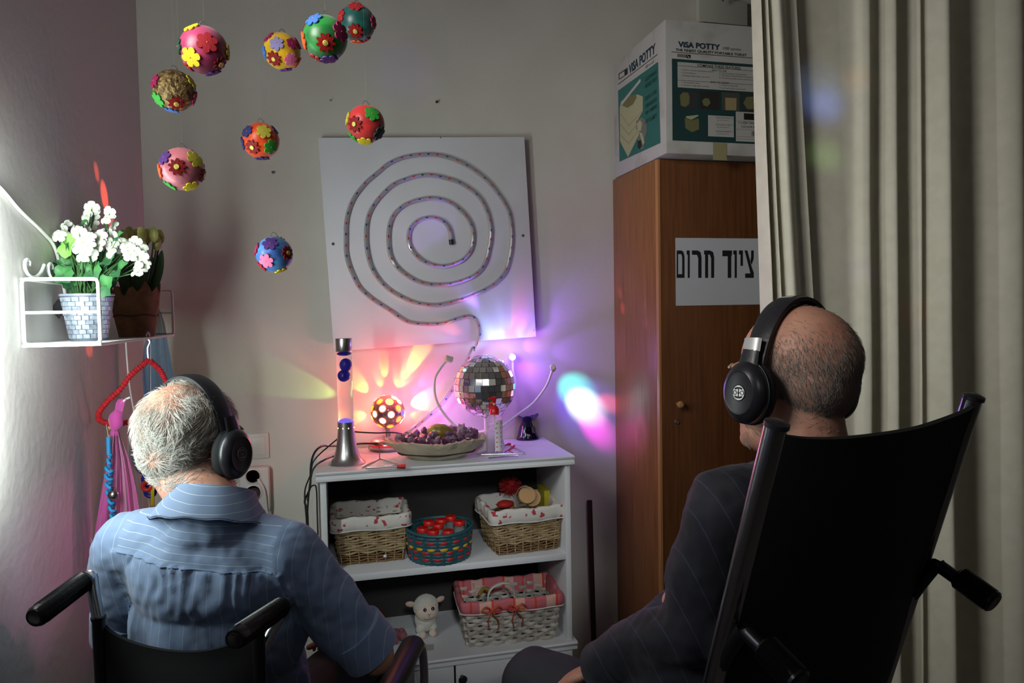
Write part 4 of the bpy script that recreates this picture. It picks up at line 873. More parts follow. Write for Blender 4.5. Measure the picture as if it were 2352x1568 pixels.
petm = mat('petal_white', (.72, .74, .66), .6, bump=(90, .2)); fc = mat('flower_eye', (.45, .48, .15), .7)
def petal_mesh():
    g = G()
    for k in range(5):
        a_ = 2*PI*k/5; M3 = rotm((0, 0, a_)); rows_ = []
        for (u, w_, z_) in ((0, .0012, 0), (.35, .0045, .0018), (.65, .0068, .0012), (.88, .0062, -.0008), (1.0, .003, -.002)):
            rows_.append([M3 @ V((w_*s, .0145*u, z_+.0012*abs(s)+.0006*math.sin(s*5+k))) for s in (-1, -.4, .4, 1)])
        g.sheet(rows_)
    return g.mesh('flower', petm, smooth=60)
pm_ = petal_mesh(); em_ = G().ell((0, 0, .001), (.0022, .0022, .0014), nu=8, nv=5).mesh('flower_eye', fc)
fr3 = random.Random(9)
def px2(x, y): return x/3.408, 440+y/3.408
flw = [(355, 300, 0), (430, 355, 0), (395, 345, -1), (455, 270, 1), (385, 280, 1), (290, 455, 1), (325, 470, 0), (265, 440, 1), (330, 390, 1), (720, 130, 2), (680, 190, 2), (740, 165, 2), (860, 165, 1), (840, 210, 1), (700, 215, 2), (735, 260, 2), (890, 270, 2), (620, 320, -1), (660, 310, 0), (700, 360, -1), (650, 400, -1), (690, 430, -1.5), (620, 440, -1), (655, 500, -1.5), (700, 490, -1), (620, 390, 0), (790, 350, 0), (780, 420, -.5), (820, 385, 0), (860, 350, 1), (880, 420, .5), (870, 480, 0), (800, 330, 1), (960, 400, 1), (1000, 440, .5), (1060, 400, 1), (1050, 470, .5), (1020, 500, 0), (1100, 450, 1), (1110, 520, .5), (1080, 590, 0), (1130, 570, .5), (1090, 630, 0), (960, 450, 1)]
cl = []
for x, y, dz in flw:
    px, py = px2(x, y); P_ = atd(px, py, d1+dz*.022+fr3.uniform(-.008, .008)); P_.x = max(P_.x, XL+.02)
    o = link('flower', pm_, ptA); o.location = P_-pA; sc_ = fr3.uniform(1.0, 1.25); o.scale = (sc_,)*3
    dirv = (-CF + V((fr3.uniform(-.7, .5), fr3.uniform(-.5, .5), fr3.uniform(-.35, .8)))).normalized()
    o.rotation_euler = dirv.to_track_quat('Z', 'Y').to_euler(); link('flower_eye', em_, o); cl.append(P_-pA)
leafm = mat('geranium_leaf', (.06, .22, .06), .5, bump=(120, .4, .001), var=((.03, .12, .05), 30, .4, .6))
leafb = mat('geranium_leaf_bright', (.22, .50, .10), .5, bump=(120, .4, .001))
def leafmesh(m, seed):
    lr_ = random.Random(seed); g = G(); n = 22; vs = [V((0, 0, -.002))]
    for ring, rr_ in ((1, .5), (2, 1.0)):
        for k in range(n):
            a_ = 2*PI*k/n; r_ = .022*rr_*(1+.10*math.cos(7*a_)*(ring == 2)) * (1-.35*math.exp(-((a_-PI)**2)*3)*(ring == 2)); vs.append(V((r_*math.cos(a_), r_*math.sin(a_), .004*rr_*math.sin(3*a_+seed)+.003*rr_)))
    fs = [(0, 1+k, 1+(k+1) % n) for k in range(n)] + [(1+k, 1+n+k, 1+n+(k+1) % n, 1+(k+1) % n) for k in range(n)]
    return g.add(vs, fs).mesh('leaf', m, smooth=70)
lms = [leafmesh(leafm, 1), leafmesh(leafm, 2), leafmesh(leafb, 3)]
lvs = [(530, 420, 2, 1.25), (500, 380, 2, 1.1), (400, 440, 0, 1.1), (380, 420, 1, 1), (450, 500, 0, 1.2), (320, 545, 1, 1.2), (380, 570, 0, 1.2), (430, 570, 1, 1.3), (500, 560, 0, 1.1), (540, 620, 1, 1.3), (590, 600, 0, 1.3), (640, 600, 1, 1.2), (560, 680, 0, 1.2), (640, 660, 1, 1.2), (700, 620, 0, 1.2), (700, 690, 1, 1.3), (760, 640, 0, 1.3), (800, 560, 1, 1.2), (760, 540, 0, 1.2), (600, 720, 1, 1.1), (770, 730, 0, 1.2), (830, 740, 1, 1.1), (850, 640, 0, 1.2), (900, 560, 1, 1.1), (880, 690, 0, 1), (440, 660, 1, 1.1), (490, 650, 0, 1.1), (680, 550, 1, 1.1), (860, 520, 0, 1.1), (940, 610, 1, 1.0), (550, 530, 0, 1.1), (280, 580, 1, .8), (650, 250, 0, .6), (930, 350, 1, .6)]
for x, y, kk, s_ in lvs:
    px, py = px2(x, y); P_ = atd(px, py, d1+fr3.uniform(-.03, .05)); P_.x = max(P_.x, XL+.022)
    o = link('leaf', lms[kk], ptA); o.location = P_-pA; o.scale = (s_,)*3
    dirv = (-CF*.8 + V((fr3.uniform(-.8, .5), fr3.uniform(-.5, .5), fr3.uniform(0, 1.3)))).normalized(); o.rotation_euler = dirv.to_track_quat('Z', 'Y').to_euler(); cl.append(P_-pA)
stm = mat('stem_green', (.05, .13, .04), .6); g = G()
for i, c in enumerate(cl):
    a_ = fr3.uniform(0, 6.28); b2 = V((.02*math.cos(a_), .02*math.sin(a_), h1-.01)); mid = (b2+c)/2+V((0, 0, .012)); g.tube(spline([b2, mid, c], 3), .0013, 4)
g.build('stem', stm, ptA, kind='stuff')
# pot 2 with tulips
d2 = 1.86; P2 = atd(314, 762, d2)
ptB = thing('tulip_pot', 'pale yellow tulips in a brown paper-wrapped pot at the far end of the wire shelf', 'plant', (max(P2.x, XL+.066), P2.y, zpl+.0008)); pB = ptB.location
burl = mat('burlap', (.26, .12, .06), .9, bump=(160, .8, .002), var=((.17, .075, .035), 30, .4, .65))
hB = .122
def crumple(q, i, k): e = 1+.05*noise.noise(V((math.cos(k*.3), math.sin(k*.3), q.z*20))*2); z_ = q.z + (.012*math.sin(k*1.7)+.008*math.sin(k*.6) if i in (3, 4) else 0); return V((q.x*e, q.y*e, z_))
G().lathe([(.0001, 0), (.041, 0), (.050, .06), (.060, hB), (.057, hB), (.05, .09), (.0001, .09)], 40, fn=crumple).build('paper_wrap', burl, ptB)
G().tube([(.0515*math.cos(k/5), .0515*math.sin(k/5), .055+.002*math.sin(k)) for k in range(31)], .002, 5).build('twine', mat('twine', (.08, .05, .03), .9), ptB)
bud = mat('tulip_bud', (.48, .46, .14), .5, var=((.30, .34, .09), 30, .4, .6)); tl_ = mat('tulip_leaf', (.035, .075, .022), .5)
for i, (px, py) in enumerate(((283, 548), (297, 540), (312, 545), (326, 541), (340, 545), (354, 543), (368, 547), (332, 558), (360, 562), (305, 560))):
    P_ = atd(px, py, d2+((i*7) % 5-2)*.018)-pB; P_.x = max(P_.x, .016-pB.x+XL)
    st_ = G().tube(spline([V((P_.x*.3, P_.y*.3, .09)), V((P_.x*.75, P_.y*.7, P_.z*.7)), P_], 5), .0022, 6).build('stem', tl_, ptB)
    G().lathe([(.001, -.016), (.008, -.010), (.0115, 0), (.0105, .012), (.006, .021), (.001, .023)], 10, P_, rotm((fr3.uniform(-.15, .15), fr3.uniform(-.15, .15), fr3.uniform(0, 2))), fn=lambda q, i, k: V((q.x*(1+.12*math.cos(k*PI*.6)), q.y*(1+.12*math.cos(k*PI*.6)), q.z))).build('bud', bud, st_)
for px, py, w_ in ((372, 575, .013), (350, 590, .015), (330, 600, .015), (300, 590, .014), (280, 600, .014), (340, 630, .015), (318, 570, .012), (362, 610, .012), (270, 585, .01)):
    P_ = atd(px, py, d2+fr3.uniform(-.03, .03))-pB; P_.x = max(P_.x, .014-pB.x+XL); b2 = V((P_.x*.45, P_.y*.4, .09)); sp_ = spline([b2, (b2+P_)/2+V((P_.x*.1, 0, .01)), P_], 5); n = len(sp_)
    G().tube(sp_, [w_*(math.sin(PI*(.12+.85*i/(n-1))))+.0005 for i in range(n)], 6, flat=.12, up=CR).build('leaf', tl_, ptB)
# ---------------------------------------------------------------- things hanging under the wire shelf
Yh = -.60
def cloth(name, m, cols, Y, label, cat, amp=.01, ny=22, seed=0):
    """cols: (py, px_left, px_right) rows from the top down, hanging in folds"""
    rows_ = []; o0 = atY((cols[0][1]+cols[0][2])/2, cols[0][0], Y)
    for i in range(ny):
        t = i/(ny-1)*(len(cols)-1); a_ = min(int(t), len(cols)-2); u = t-a_
        c = [cols[a_][j]*(1-u)+cols[a_+1][j]*u for j in range(3)]
        rows_.append([atY(c[1]+(c[2]-c[1])*k/23, c[0], Y + amp*min(1, .3+i/6)*math.sin(k*.95+seed+.12*i)+amp*.5*math.sin(k*2.3+seed))-o0 for k in range(24)])
    o = G().sheet(rows_).build(name, m, smooth=80); o.location = o0; return tag(o, label, cat)
def sheer(name, c, al): m = mat(name, c, .7, alpha=al, sheen=.5, bump=(300, .2, .001)); return m
cloth('blue_scarf', sheer('blue_organza', (.015, .17, .36), .72), [(700, 356, 362), (740, 344, 378), (800, 330, 388), (860, 327, 398), (920, 330, 402), (1000, 333, 405), (1100, 338, 408)], yb_-.012, 'sheer blue scarf hanging from the far end of the wire shelf', 'scarf', .006)
hg = thing('red_hanger', 'wire coat hanger wound with red yarn hanging from the wire shelf', 'hanger', atY(341, 762, Yh)); ho = hg.location
def H_(px, py, Y=Yh): return atY(px, py, Y)-ho
G().tube(spline([H_(344, 772), H_(340, 763), H_(336, 772), H_(344, 785), H_(339, 800), H_(341, 828)], 6), .0022, 6).build('hook', mat('hook_wire', (.6, .6, .6), .35, .8), hg)
yarn = mat('red_yarn', (.50, .012, .02), .8, bump=(200, 1, .003))
hp_ = spline([H_(342, 826), H_(325, 840), H_(300, 862), H_(275, 895), H_(248, 920), H_(230, 943), H_(226, 960), H_(240, 970), H_(262, 974), H_(290, 970), H_(340, 962), H_(392, 955), H_(392, 935), H_(385, 890), H_(373, 858), H_(358, 840), H_(344, 828)], 5)
G().tube(hp_, [.0058+.0012*math.sin(i*2.1) for i in range(len(hp_))], 8).build('yarn_wrap', yarn, hg)
hx_ = G()
for i in range(0, len(hp_)-1):
    d = (hp_[i+1]-hp_[i]).normalized(); B = basis(d); hx_.tube([hp_[i]+B @ V((.0064*math.cos(a_/10*2*PI), .0064*math.sin(a_/10*2*PI), .0012*a_/10)) for a_ in range(10)], .0016, 4, closed=True)
hx_.build('yarn_turns', yarn, hg, kind='stuff')
pinks = sheer('pink_organza', (.62, .07, .38), .66)
Yp = -.64
ps = cloth('pink_scarf', pinks, [(985, 262, 272), (1010, 255, 280), (1060, 245, 298), (1120, 234, 312), (1200, 222, 325), (1290, 208, 330), (1380, 200, 332), (1470, 191, 334), (1500, 215, 335)], Yp, 'sheer magenta scarf knotted over the bottom bar of the red hanger', 'scarf', .012, 28)
kp = atY(267, 965, Yp)-ps.location
G().ell(kp, (.017, .014, .026), rotm((0, .15, 0)), 14, 10, fn=lambda q: q*(1+.25*noise.noise(q*70))).ell(kp+V((-.004, 0, -.032)), (.011, .009, .010), nu=10, nv=8).build('knot', pinks, ps)
G().sheet([[atY(x, y, Yp-.002+.004*math.sin(i*2+y))-ps.location for i, x in enumerate(xs)] for y, xs in ((962, (258, 264, 270, 276)), (940, (264, 271, 277, 283)), (925, (266, 273, 280, 287)), (916, (272, 278, 284, 291)))]).build('tuft', pinks, ps)
G().tube([atY(277, 926, Yp)-ps.location, atY(290, 916, Yp)-ps.location, atY(299, 912, Yp)-ps.location], .0028, 6).build('cord_end', mat('cable_white', (.6, .6, .6)), ps)
# blue knotted cord with bell
cordm = mat('blue_cord', (.02, .24, .52), .6, bump=(250, .4, .001))
Yc = -.66; o0 = atY(249, 1005, Yc)
bcd = thing('knotted_cord', 'bright blue knotted cord with a silver bell hanging beside the pink scarf', 'cord', o0)
def Bc(px, py, e=0): return atY(px, py, Yc-e)-o0
G().tube([Bc(244, 975), Bc(249, 1005)], .0006, 4).build('clear_thread', mat('thread', (.5, .5, .5), .5), bcd)
G().tube([Bc(249, 1003), Bc(250, 1044)], .0052, 10).build('cord', cordm, bcd)
q = []
for i in range(46):
    t = i/45; py = 1044+t*150; a_ = i*1.15; wv = 8 if i > 8 else 3.5
    if i > 30: wv = 6
    q.append(Bc(252+ (4 if i < 12 else -2)*0 + t*10-6*math.sin(t*3.1) + wv*math.sin(a_), py+3*math.cos(a_*2), .007*math.cos(a_)))
G().tube(spline(q, 4), .0038, 8).build('knot_chain', cordm, bcd)
be = G().ell(Bc(260, 1136, .012), .0125, nu=20, nv=14).lathe([(.003, 0), (.003, .006), (.0001, .007)], 8, Bc(258, 1122, .012)).build('bell', mat('bell_metal', (.45, .42, .38), .25, 1), bcd, label='round silver jingle bell')
G().box(Bc(262, 1140, .0242), (.016, .003, .002)).build('bell_slot', black_plastic, be)
# pale ribbon, thin white cord and toy
cloth('white_ribbon', sheer('white_organza', (.55, .55, .62), .45), [(1000, 292, 303), (1060, 293, 312), (1120, 300, 326), (1200, 306, 332), (1330, 306, 334)], -.50, 'sheer white ribbon hanging behind the pink scarf', 'ribbon', .004)
q = [atY(288, 770, -.47), atY(292, 830, -.47), atY(298, 890, -.47), atY(312, 970, -.47), atY(330, 1080, -.47), atY(343, 1160, -.47), atY(350, 1260, -.47)]
offs(cable_thing(q, .0022, 'thin white cord hanging from the back of the wire shelf', 'thin_cord', mat('cable_white', (.6, .6, .6)), 5, 'cord', 6), q[0])
ty = thing('plastic_toy', 'yellow hook toy with red and blue rings partly hidden behind the shirt collar', 'toy', atY(345, 1110, -.52)); to = ty.location
def T_(px, py, e=0): return atY(px, py, -.52-e)-to
G().tube(spline([T_(350, 1160), T_(350, 1110), T_(347, 1102), T_(338, 1103), T_(334, 1110)], 5), .0045, 8).build('hook', mat('toy_yellow', (.70, .55, .01), .35), ty)
G().tube([T_(338, 1116)+V((.011*math.cos(k*.628), 0, .011*math.sin(k*.628))) for k in range(10)], .006, 8, closed=True).build('ring', mat('toy_red', (.75, .05, .03), .35), ty)
G().tube([T_(342, 1100, -.02)+V((.014*math.cos(k*.628), 0, .018*math.sin(k*.628))) for k in range(10)], .006, 8, closed=True).build('ring', mat('toy_blue', (.02, .03, .45), .35), ty)
G().tube([T_(345, 1128, -.02)+V((.012*math.cos(k*.628), 0, .014*math.sin(k*.628))) for k in range(10)], .006, 8, closed=True).build('ring', mat('toy_blue'), ty)
G().tube([T_(346, 790, -.02), T_(346, 1085, -.02)], .0008, 4).build('thread', mat('thread', (.5, .5, .5), .5), ty)
# ---------------------------------------------------------------- decorated hanging balls
foam = {'y': (.72, .62, .02), 'r': (.35, .012, .02), 'g': (.03, .34, .04), 'b': (.04, .14, .45), 'p': (.09, .03, .22), 'o': (.70, .08, .01), 'm': (.30, .01, .08), 'n': (.02, .025, .12), 'd': (.01, .05, .03), 'k': (.75, .16, .34), 'l': (.22, .20, .42), 'v': (.45, .42, .04)}
RBL = .0375
def flower_mesh(kind, c, s):
    g = G(); n = 48; poly = []
    for k in range(n):
        a_ = 2*PI*k/n
        if kind == 's': r_ = s*(.62+.38*(abs(math.cos(4.5*a_))**1.2))
        else: r_ = s*(.60+.40*abs(math.cos(3*a_))**.55)
        poly.append((r_*math.cos(a_), r_*math.sin(a_)))
    vs = []; f = lambda x, y: -(x*x+y*y)/(2*RBL)*.55
    for zz in (0, .0020): vs += [V((x, y, zz+f(x, y))) for x, y in poly]+[V((x*.5, y*.5, zz+f(x*.5, y*.5))) for x, y in poly]+[V((0, 0, zz))]
    m = 2*n+1; fs = []
    for b_ in (0, m):
        fs += [(b_+k, b_+(k+1) % n, b_+n+(k+1) % n, b_+n+k) for k in range(n)]+[(b_+n+k, b_+n+(k+1) % n, b_+2*n) for k in range(n)]
    fs += [(k, (k+1) % n, m+(k+1) % n, m+k) for k in range(n)]
    return g.add(vs, fs).mesh('flower', mat('foam_'+c+kind, foam[c] if kind != 's' else (.20, .006, .006), .7 if kind != 's' else .5, bump=(400, .5 if kind != 's' else 1.0, .001), spec=.5 if kind != 's' else .2), smooth=35)
gold = mat('gold_button', (.55, .45, .10), .3, .7, bump=(900, .8, .001))
fcache = {}
def ball(px, py, rp, m, fl, label):
    d = RBL*FPX/rp; c = atd(px, py, d); t = thing('decorated_ball', label, 'ball', c, 0, None)
    G().ell((0, 0, 0), RBL, nu=36, nv=24).build('sphere', m, t)
    rr2 = random.Random(int(px)); vdir = (CAM-c).normalized(); rx = (CR-vdir*CR.dot(vdir)).normalized(); uy = vdir.cross(rx)
    if uy.dot(CU) < 0: uy = -uy
    ds = []
    for dx, dy, kind, cc, *s_ in fl:
        l = math.hypot(dx, dy)
        if l > .985: dx, dy = dx*.985/l, dy*.985/l
        n_ = (rx*dx - uy*dy + vdir*math.sqrt(max(0, 1-dx*dx-dy*dy))).normalized(); ds.append((n_, kind, cc, s_[0] if s_ else (.0125 if kind == 's' else .0135)))
    for k in range(40):
        z = 1-2*(k+.5)/40; a_ = k*2.4; n_ = V((math.sqrt(1-z*z)*math.cos(a_), math.sqrt(1-z*z)*math.sin(a_), z))
        if n_.dot(vdir) < -.2 and z < .9 and all((n_-e[0]).length > .75 for e in ds): ds.append((n_, 'fs'[k % 2], 'ygbprmo'[k % 7], .0130))
    for n_, kind, cc, s_ in ds:
        key = (kind, cc, s_)
        if key not in fcache: fcache[key] = flower_mesh(*key)
        o = link('flower', fcache[key], t); o.location = n_*(RBL-.0002); q = n_.to_track_quat('Z', 'Y'); q = q @ Euler((0, 0, rr2.uniform(0, 1))).to_quaternion(); o.rotation_euler = q.to_euler()
        if kind == 's':
            kb = 'btn'
            if kb not in fcache: fcache[kb] = G().lathe([(.0048, .0018), (.0050, .003), (.0042, .0042), (.0001, .0046)], 16).mesh('button', gold)
            link('button', fcache[kb], o)
        else:
            kb = 'dot'
            if kb not in fcache: fcache[kb] = G().ell((0, 0, .0020), (.0012, .0012, .0008), nu=8, nv=5).mesh('dot', mat('dot_orange', (.6, .2, .05), .5))
            link('dot', fcache[kb], o)
    G().tube([(-.006, 0, RBL-.002), (-.005, 0, RBL+.004), (-.002, 0, RBL+.008), (.001, 0, RBL+.009), (.004, 0, RBL+.007), (.010, 0, RBL-.003)], .0006, 5).build('wire_hook', mat('hook_dark', (.10, .10, .10), .5, .5), t)
    G().tube([(.001, 0, RBL+.009), (.001, 0, ZC-c.z)], .00012, 3).build('thread', mat('nylon', (.5, .5, .48), .4, alpha=.35), t)
    return t
def sat(n, c, c2=None, r=.35, b=(25, .25, .003)): return mat(n, c, r, bump=b, var=(c2 or tuple(x*.7 for x in c), 12, .4, .6, (1, 1, 4)), sheen=.2)
ball(468, 115, 53, sat('ball_magenta', (.40, .04, .13)), [(-.55, .28, 'f', 'y', .0165), (.17, -.3, 'f', 'r', .0165), (.57, .55, 's', 'r'), (-.37, -.93, 'f', 'y'), (-1, -.15, 'f', 'd'), (1, .1, 'f', 'v'), (.25, .95, 'f', 'p'), (-.75, .7, 'f', 'r', .010)], 'magenta ball with a big yellow and a dark red foam flower, uppermost on the left')
ball(400, 208, 46, mat('ball_glitter', (.33, .23, .09), .35, .5, bump=(170, 1.5, .004), var=((.08, .05, .02), 110, .45, .6)), [(-.82, -.45, 'f', 'm'), (-.8, .42, 'f', 'g', .015), (.02, .6, 's', 'r', .015), (-.25, .96, 'f', 'b'), (.9, .38, 'f', 'm'), (.85, -.45, 'f', 'v')], 'glittery gold-brown ball hanging below the magenta one')
ball(418, 388, 48, sat('ball_pink', (.72, .22, .27), (.50, .12, .17)), [(-.7, -.52, 'f', 'p', .014), (-.2, -.1, 's', 'r', .0155), (.62, -.45, 'f', 'v', .0165), (.32, .82, 'f', 'y', .0145), (-.6, .78, 'f', 'g'), (.88, .3, 's', 'r'), (-1, .1, 'f', 'o')], 'light pink ball, the lowest of the three on the left')
ball(648, 118, 41, sat('ball_yellow', (.70, .42, .01)), [(-.65, -.75, 'f', 'm'), (-.25, -.4, 'f', 'l', .015), (.55, -.4, 'f', 'm', .012), (-.47, .38, 's', 'r', .0165), (.4, .4, 'f', 'k', .014), (.8, .62, 'f', 'o'), (-.97, .05, 'f', 'b'), (.9, -.42, 'f', 'm'), (.1, .98, 'f', 'p')], 'yellow ball with grey-blue and pink foam flowers')
ball(747, 88, 50, sat('ball_green', (.01, .22, .03), (.005, .11, .02)), [(-.44, -.80, 'f', 'b', .0155), (0, .18, 's', 'r', .0165), (.72, -.28, 'f', 'm', .017), (.08, .92, 'f', 'p', .016), (-.98, .1, 'f', 'o', .015), (-.5, .88, 'f', 'r')], 'emerald green ball partly in front of the dark teal one')
ball(820, 53, 41, sat('ball_teal', (.005, .10, .085), (.004, .06, .055)), [(-.86, -.36, 'f', 'r', .015), (0, -.86, 'f', 'r', .015), (-.12, .4, 's', 'r', .0165), (.92, -.05, 'f', 'm', .014), (-.07, 1, 'f', 'o', .014), (.5, .9, 'f', 'r', .01)], 'dark teal ball, the topmost of all the hanging balls')
ball(840, 285, 43, sat('ball_red', (.62, .035, .035)), [(-.56, 0, 's', 'r', .0165), (.36, -.53, 'f', 'g', .0155), (.7, .47, 'f', 'd', .0155), (-.1, .9, 'f', 'y', .0155), (-1, -.3, 'f', 'v'), (-.75, .7, 'f', 'g')], 'coral red ball in front of the top edge of the white board')
ball(599, 323, 41, sat('ball_orange', (.75, .07, .008)), [(-.67, -.5, 'f', 'n', .014), (.2, -.5, 'f', 'v', .0155), (-.46, .34, 's', 'r', .0160), (.5, .34, 'f', 'g', .0160), (0, .98, 'f', 'n', .015), (-1, .15, 'f', 'n'), (.8, -.6, 'f', 'n', .011)], 'orange ball with navy, yellow and green foam flowers left of the board')
ball(630, 584, 41, sat('ball_blue', (.08, .28, .66), (.04, .12, .42)), [(-.2, -.6, 'f', 'p', .0165), (-.44, .36, 'f', 'k', .0160), (.7, -.08, 's', 'm', .0155), (.33, .92, 'f', 'y'), (-.95, -.3, 'f', 'm'), (-.75, .7, 'f', 'r')], 'sky blue ball, the lowest hanging ball, beside the board')
from mathutils.bvhtree import BVHTree
# ================================================================ PEOPLE AND WHEELCHAIRS
skin = mat('skin', (.50, .26, .18), .55, bump=(60, .15), var=((.42, .19, .13), 18, .4, .65))
def head_shapes(g, Hm, s=1.0):
    """adds a head in head coordinates (Y = face direction, origin between the ears) through matrix Hm"""
    k = G()
    k.ell((0, -.012, .038), (.0745, .094, .082), nu=28, nv=18).ell((0, -.045, .005), (.064, .055, .060), nu=20, nv=12)
    k.ell((0, .034, -.022), (.060, .062, .082), nu=24, nv=16).ell((0, .036, -.078), (.050, .050, .036), nu=20, nv=12).ell((0, .076, -.092), (.022, .018, .018))
    k.ell((-.035, .062, -.030), (.024, .026, .026)).ell((.035, .062, -.030), (.024, .026, .026))
    k.ell((0, .080, .022), (.048, .016, .012)).cap((0, .093, .012), .009, (0, .113, -.022), .0125).ell((-.010, .103, -.027), .009).ell((.010, .103, -.027), .009)
    k.ell((0, .089, -.052), (.025, .012, .012)).ell((0, .090, -.063), (.021, .011, .008))
    for sx in (-1, 1):
        k.ell((sx*.079, -.004, -.008), (.007, .019, .032), rotm((R(-10), 0, sx*R(18)))).ell((sx*.076, .004, -.036), (.006, .009, .011))
    M = Hm @ Matrix.Scale(s, 4); g.add([M @ p for p in k.v], k.f)
def finger(g, pts, r): 
    for a_, b2, i in zip(pts, pts[1:], range(9)): g.cap(a_, r*(1-.08*i), b2, r*(1-.08*(i+1)), 8)
def hand_shapes(g, W, F, N, side, curl=.5):
    """W wrist, F forward along the hand, N back-of-hand normal, side +1/-1 where the thumb is"""
    W, F, N = V(W), V(F).normalized(), V(N).normalized(); S = F.cross(N).normalized()*side; N = S.cross(F).normalized()*(1 if S.cross(F).dot(N) > 0 else -1)
    B = Matrix((S, F, N)).transposed()
    g.ell(W+F*.048, (.042, .052, .015), B, 18, 12).ell(W+F*.012, (.030, .03, .019), B).ell(W+F*.035+S*.026-N*.006, (.017, .032, .014), B)
    for i, (o, L) in enumerate(((.030, .068), (.010, .076), (-.011, .071), (-.031, .056))):
        p = W+F*(.086-.003*abs(i-1))+S*o; d = (F+S*o*2.0).normalized(); P_ = [p]; a_ = .15
        for q in (.45, .32, .26):
            a_ += curl*.75; P_.append(P_[-1]+(d*math.cos(a_)-N*math.sin(a_))*L*q)
        finger(g, P_, .0090 if i < 3 else .0078)
    p = W+F*.030+S*.034-N*.006; d1_ = (F*.75+S*.62-N*.25).normalized(); d2_ = (F*.95+S*.2-N*.35).normalized()
    finger(g, [p, p+d1_*.036, p+d1_*.036+d2_*.032, p+d1_*.036+d2_*.05], .0108)
def person(name, label, origin, yaw, head_l, head_rot, hs, J, mats_, group=None):
    t = thing(name, label, 'person', origin, -R(yaw)); Wm = Matrix.Translation(origin) @ Matrix.Rotation(-R(yaw), 4, 'Z')
    Hm = Matrix.Translation(head_l) @ Euler(head_rot).to_matrix().to_4x4()
    g = G(); head_shapes(g, Hm, hs); hc = V(head_l); nb = V(J['neck'])
    bk = Hm @ V((0, -.022, -.05)); g.cap(bk, .056*hs, nb, .064, 20)
    g.ell((nb+V(J['chest']))/2+V((0, 0, .0)), (.13, .085, .12), nu=20, nv=14).ell(J['chest'], (.155, .112, .16), nu=24, nv=16).ell(J['belly'], (.145, .125, .15), nu=24, nv=16).ell(J['hips'], (.165, .125, .105), nu=24, nv=16)
    for s_ in 'LR':
        sh, el, wr = V(J['sh'+s_]), V(J['el'+s_]), V(J['wr'+s_]); g.cap(nb-V((0, 0, .03)), .055, sh, .052, 14).cap(sh, .052, el, .040, 14).cap(el, .040, wr, .026, 14)
        hd = J['hand'+s_]; hand_shapes(g, wr, hd[0], hd[1], hd[2], hd[3])
        hp_, kn, an = V(J['hip'+s_]), V(J['kn'+s_]), V(J['an'+s_]); g.cap(hp_, .080, kn, .052, 16).cap(kn, .052, (kn+an)/2+V((0, -.012, 0)), .050, 14).cap((kn+an)/2+V((0, -.012, 0)), .050, an, .034, 14).ell(an+V((0, .05, -.045)), (.038, .10, .03))
    me = fuse(g, .0048, 5); me.materials.append(skin); link('body', me, t)
    bv = BVHTree.FromPolygons([v.co for v in me.vertices], [tuple(p.vertices) for p in me.polygons])
    # eyes, brows, lips
    def hp(p): return Hm @ (V(p)*hs)
    B = Hm.to_3x3()
    for sx in (-1, 1):
        e = G().ell(hp((sx*.031, .0795, .002)), .0110*hs, nu=16, nv=12).build('eye', mat('eye_white', (.7, .68, .64), .2), t)
        G().ell(hp((sx*.031, .0885, .002)), (.0052, .0035, .0052), B, 12, 8).build('iris', mat('iris', (.08, .06, .04), .2), e)
        G().tube([hp((sx*.014, .094, .021)), hp((sx*.030, .093, .026)), hp((sx*.050, .082, .022))], [.003, .0038, .002], 6).build('eyebrow', mat('brow_grey', (.38, .36, .33), .9), t)
    G().tube([hp((-.020, .099, -.058)), hp((0, .1035, -.0565)), hp((.020, .099, -.058))], [.002, .004, .002], 8).build('lips', mat('lips', (.36, .13, .11), .5), t)
    return t, Hm, Wm, bv
def limb_r(g, a_, ra, b2, rb): g.cap(a_, ra, b2, rb, 18)
def trousers(t, J, m, label=None):
    g = G().ell(J['hips'], (.185, .145, .12), nu=24, nv=16)
    for s_ in 'LR':
        hp_, kn, an = V(J['hip'+s_]), V(J['kn'+s_]), V(J['an'+s_]); g.cap(hp_, .098, kn, .074, 18).cap(kn, .074, an+V((0, 0, .03)), .060, 18)
    me = fuse(g, .007, 5, lambda p, n: .006*noise.noise(p*9)+.003*noise.noise(V((p.x*30, p.y*14, p.z*30)))); me.materials.append(m); link('trousers', me, t, label)
    for s_ in 'LR':
        an = V(J['an'+s_]); sg = G().ell(an+V((0, .055, -.050)), (.048, .125, .038), nu=20, nv=12, fn=lambda p: V((p.x, p.y, max(p.z, -.028)))).cap(an+V((0, -.01, .02)), .044, an+V((0, 0, -.035)), .048)
        m2 = fuse(sg, .006, 3); m2.materials.append(black_plastic); link('shoe', m2, t)
